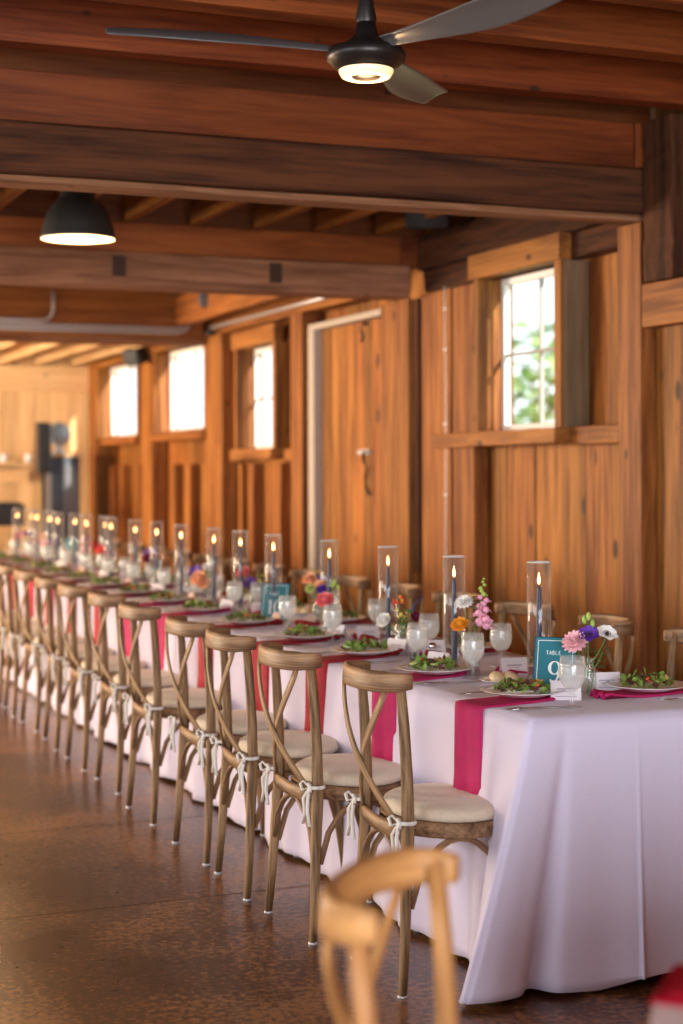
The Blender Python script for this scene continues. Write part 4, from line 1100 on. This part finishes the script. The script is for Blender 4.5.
# ------------------------------------------------------------------ outside: ground and shrubs seen through the windows
tag(MB().box(4.6, 24, -2, 30, -.3, -.25).build('lawn', simple('lawn_green', (.25,.36,.12), .9, noise=.2, nscale=3)), 'pale lawn outside the windows', 'lawn', kind='stuff')
M_TREE = simple('tree_leaf', (.30,.42,.17), .8, noise=.35, nscale=4)
for k, (x, y, h, r) in enumerate(((12,16.5,3.0,1.3),(13,22.5,3.6,1.6),(15,20.0,2.7,1.1),(12.5,27,3.8,1.5),(14,31,3.2,1.4))):
    t = thing('tree', (x,y,-.248), 0, ['light green tree outside the nearest window','taller green tree outside, behind the nearest window','low green tree far outside the nearest window','green tree outside the third window','green tree outside beyond the far windows'][k], 'tree', 'trees outside')
    MB().sweep([(0,0,0),(.1,0,h*.5),(0,0,h*.8)], [.14,.1,.05], 8).build('trunk', W_OLD, t)
    q = random.Random(k); m = MB()
    for _ in range(420):
        a = q.uniform(0,6.28); b_ = q.uniform(-1,1); rr = r*q.random()**.4; p = Vector((rr*math.cos(a)*math.sqrt(1-b_*b_), rr*math.sin(a)*math.sqrt(1-b_*b_), h*.75+rr*b_*.9))
        m.petal(p, (q.uniform(-1,1),q.uniform(-1,1),q.uniform(-.6,.6)), (0,0,1), .32, .22, .1, 0)
    m.build('crown', M_TREE, t)

# ------------------------------------------------------------------ light
w = bpy.data.worlds.new('world'); sc.world = w; w.use_nodes = True
bg = w.node_tree.nodes['Background']; bg.inputs[0].default_value = (.88,.95,1,1); bg.inputs[1].default_value = 1.35
def area(name, loc, rot, sx, sy, power, col, spread=180):
    l = bpy.data.lights.new(name, 'AREA'); l.shape = 'RECTANGLE'; l.size = sx; l.size_y = sy; l.energy = power; l.color = col; l.spread = math.radians(spread)
    o = bpy.data.objects.new(name, l); C.objects.link(o); o.location = loc; o.rotation_euler = rot; return o
COOL = (.82,.90,1.0); WARM = (1,.62,.32)
# daylight through the openings (front wall and left wall doors)
area('daylight_front', (-.2, YN+.02, 1.35), (PI/2,0,0), 5.8, 2.6, 500, (.90,.94,1.0))
area('daylight_left_near', (XL+.02, 1.5, 2.15), (0,-PI/2,0), 1.2, 5.8, 140, COOL)
area('daylight_left_mid', (XL+.02, 8.25, 2.15), (0,-PI/2,0), 1.2, 4.3, 125, (1,.84,.68))
area('daylight_left_far', (XL+.02, 13.9, 1.3), (0,-PI/2,0), 2.5, 3.3, 1000, (1,.80,.56))
sl = bpy.data.lights.new('sun', 'SUN'); sl.energy = 5.5; sl.color = (1,.90,.76); sl.angle = .02
so = bpy.data.objects.new('sun', sl); C.objects.link(so); so.rotation_euler = Vector((-.17,.94,-.25)).to_track_quat('-Z','Y').to_euler()
t = thing('outside_sun_blocker', (-1.4, -11.2, -.3), 0, 'unseen barn-shaped block added behind the camera to stop the sun', 'sun blocker')  # barn-shaped block, added to keep the sun out of the front opening
MB().box(-6.6, 6.6, -1, 1, 0, 5.2).build('blocker_wall', W_OLD, t)
rf = MB(); rf.add([(-6.9,-1.4,5.201),(6.9,-1.4,5.201),(6.9,1.3,5.201),(-6.9,1.3,5.201),(-6.9,0,6.6),(6.9,0,6.6)], [(0,1,5,4),(2,3,4,5),(1,2,5),(3,0,4),(0,3,2,1)]); rf.build('blocker_roof', M_BLACK, t)
def pendant_light(x, y, z, e):
    l = bpy.data.lights.new('bulb_light', 'POINT'); l.energy = e; l.color = WARM; l.shadow_soft_size = .05
    o = bpy.data.objects.new('bulb_light', l); C.objects.link(o); o.location = (x,y,z)
pendant_light(1.719, 7.397, 2.495, 6)
pendant_light(fx, fy, 2.55, 3)
for (x, y) in ((-1.6,2.0),(-1.6,7.4),(-1.0,10.8),(1.7,10.8),(1.5,14.8),(-1.5,14.8)):  # extra unseen pendants, added for warm fill light
    t = copy_tree(bpy.data.objects['pendant_lamp']); t.location = (x, y, 2.42 if y > 8 else 2.50)
    tag(t, 'added warm-fill black dome pendant lamp %s' % {(-1.6,2.0):'out of frame near the camera',(-1.6,7.4):'out of frame in the second bay',(-1.0,10.8):'over the aisle in the third bay',(1.7,10.8):'hidden behind the second beam',(1.5,14.8):'hidden behind the third beam',(-1.5,14.8):'over the aisle in the last bay'}[(x,y)], 'pendant lamp')
    for ch in t.children:
        if ch.name.startswith('hanging_rod') and y > 8: ch.scale.z = .75
    pendant_light(x, y, 2.38 if y > 8 else 2.46, 26 if y > 8 else 12)

# ------------------------------------------------------------------ camera
cam = bpy.data.cameras.new('camera'); co = bpy.data.objects.new('camera', cam); C.objects.link(co); sc.camera = co
fpx = 1650.; TH = math.radians(22.13)
cam.sensor_fit = 'VERTICAL'; cam.sensor_height = 36; cam.lens = fpx/1024*36
co.location = (0,0,1.45)
roll = math.radians(.2)
co.matrix_world = Matrix.Translation((0,0,1.45)) @ Matrix.Rotation(-TH,4,'Z') @ Matrix.Rotation(PI/2,4,'X') @ Matrix.Rotation(-roll,4,'Z')
hy = 472-.0035*671
cam.shift_y = -(512-hy)/1024.
cam.clip_start = .05
cam.dof.use_dof = True; cam.dof.focus_distance = 4.95; cam.dof.aperture_fstop = 1.9; cam.dof.aperture_blades = 9
sc.view_settings.view_transform = 'Standard'; sc.view_settings.look = 'None'; sc.view_settings.gamma = 1
sc.view_settings.use_curve_mapping = False; sc.view_settings.exposure = 0.58
sc.cycles.use_denoising = True; sc.cycles.max_bounces = 10; sc.cycles.diffuse_bounces = 4; sc.cycles.transparent_max_bounces = 24
sc.cycles.sample_clamp_indirect = 6; sc.cycles.caustics_reflective = False; sc.cycles.caustics_refractive = False
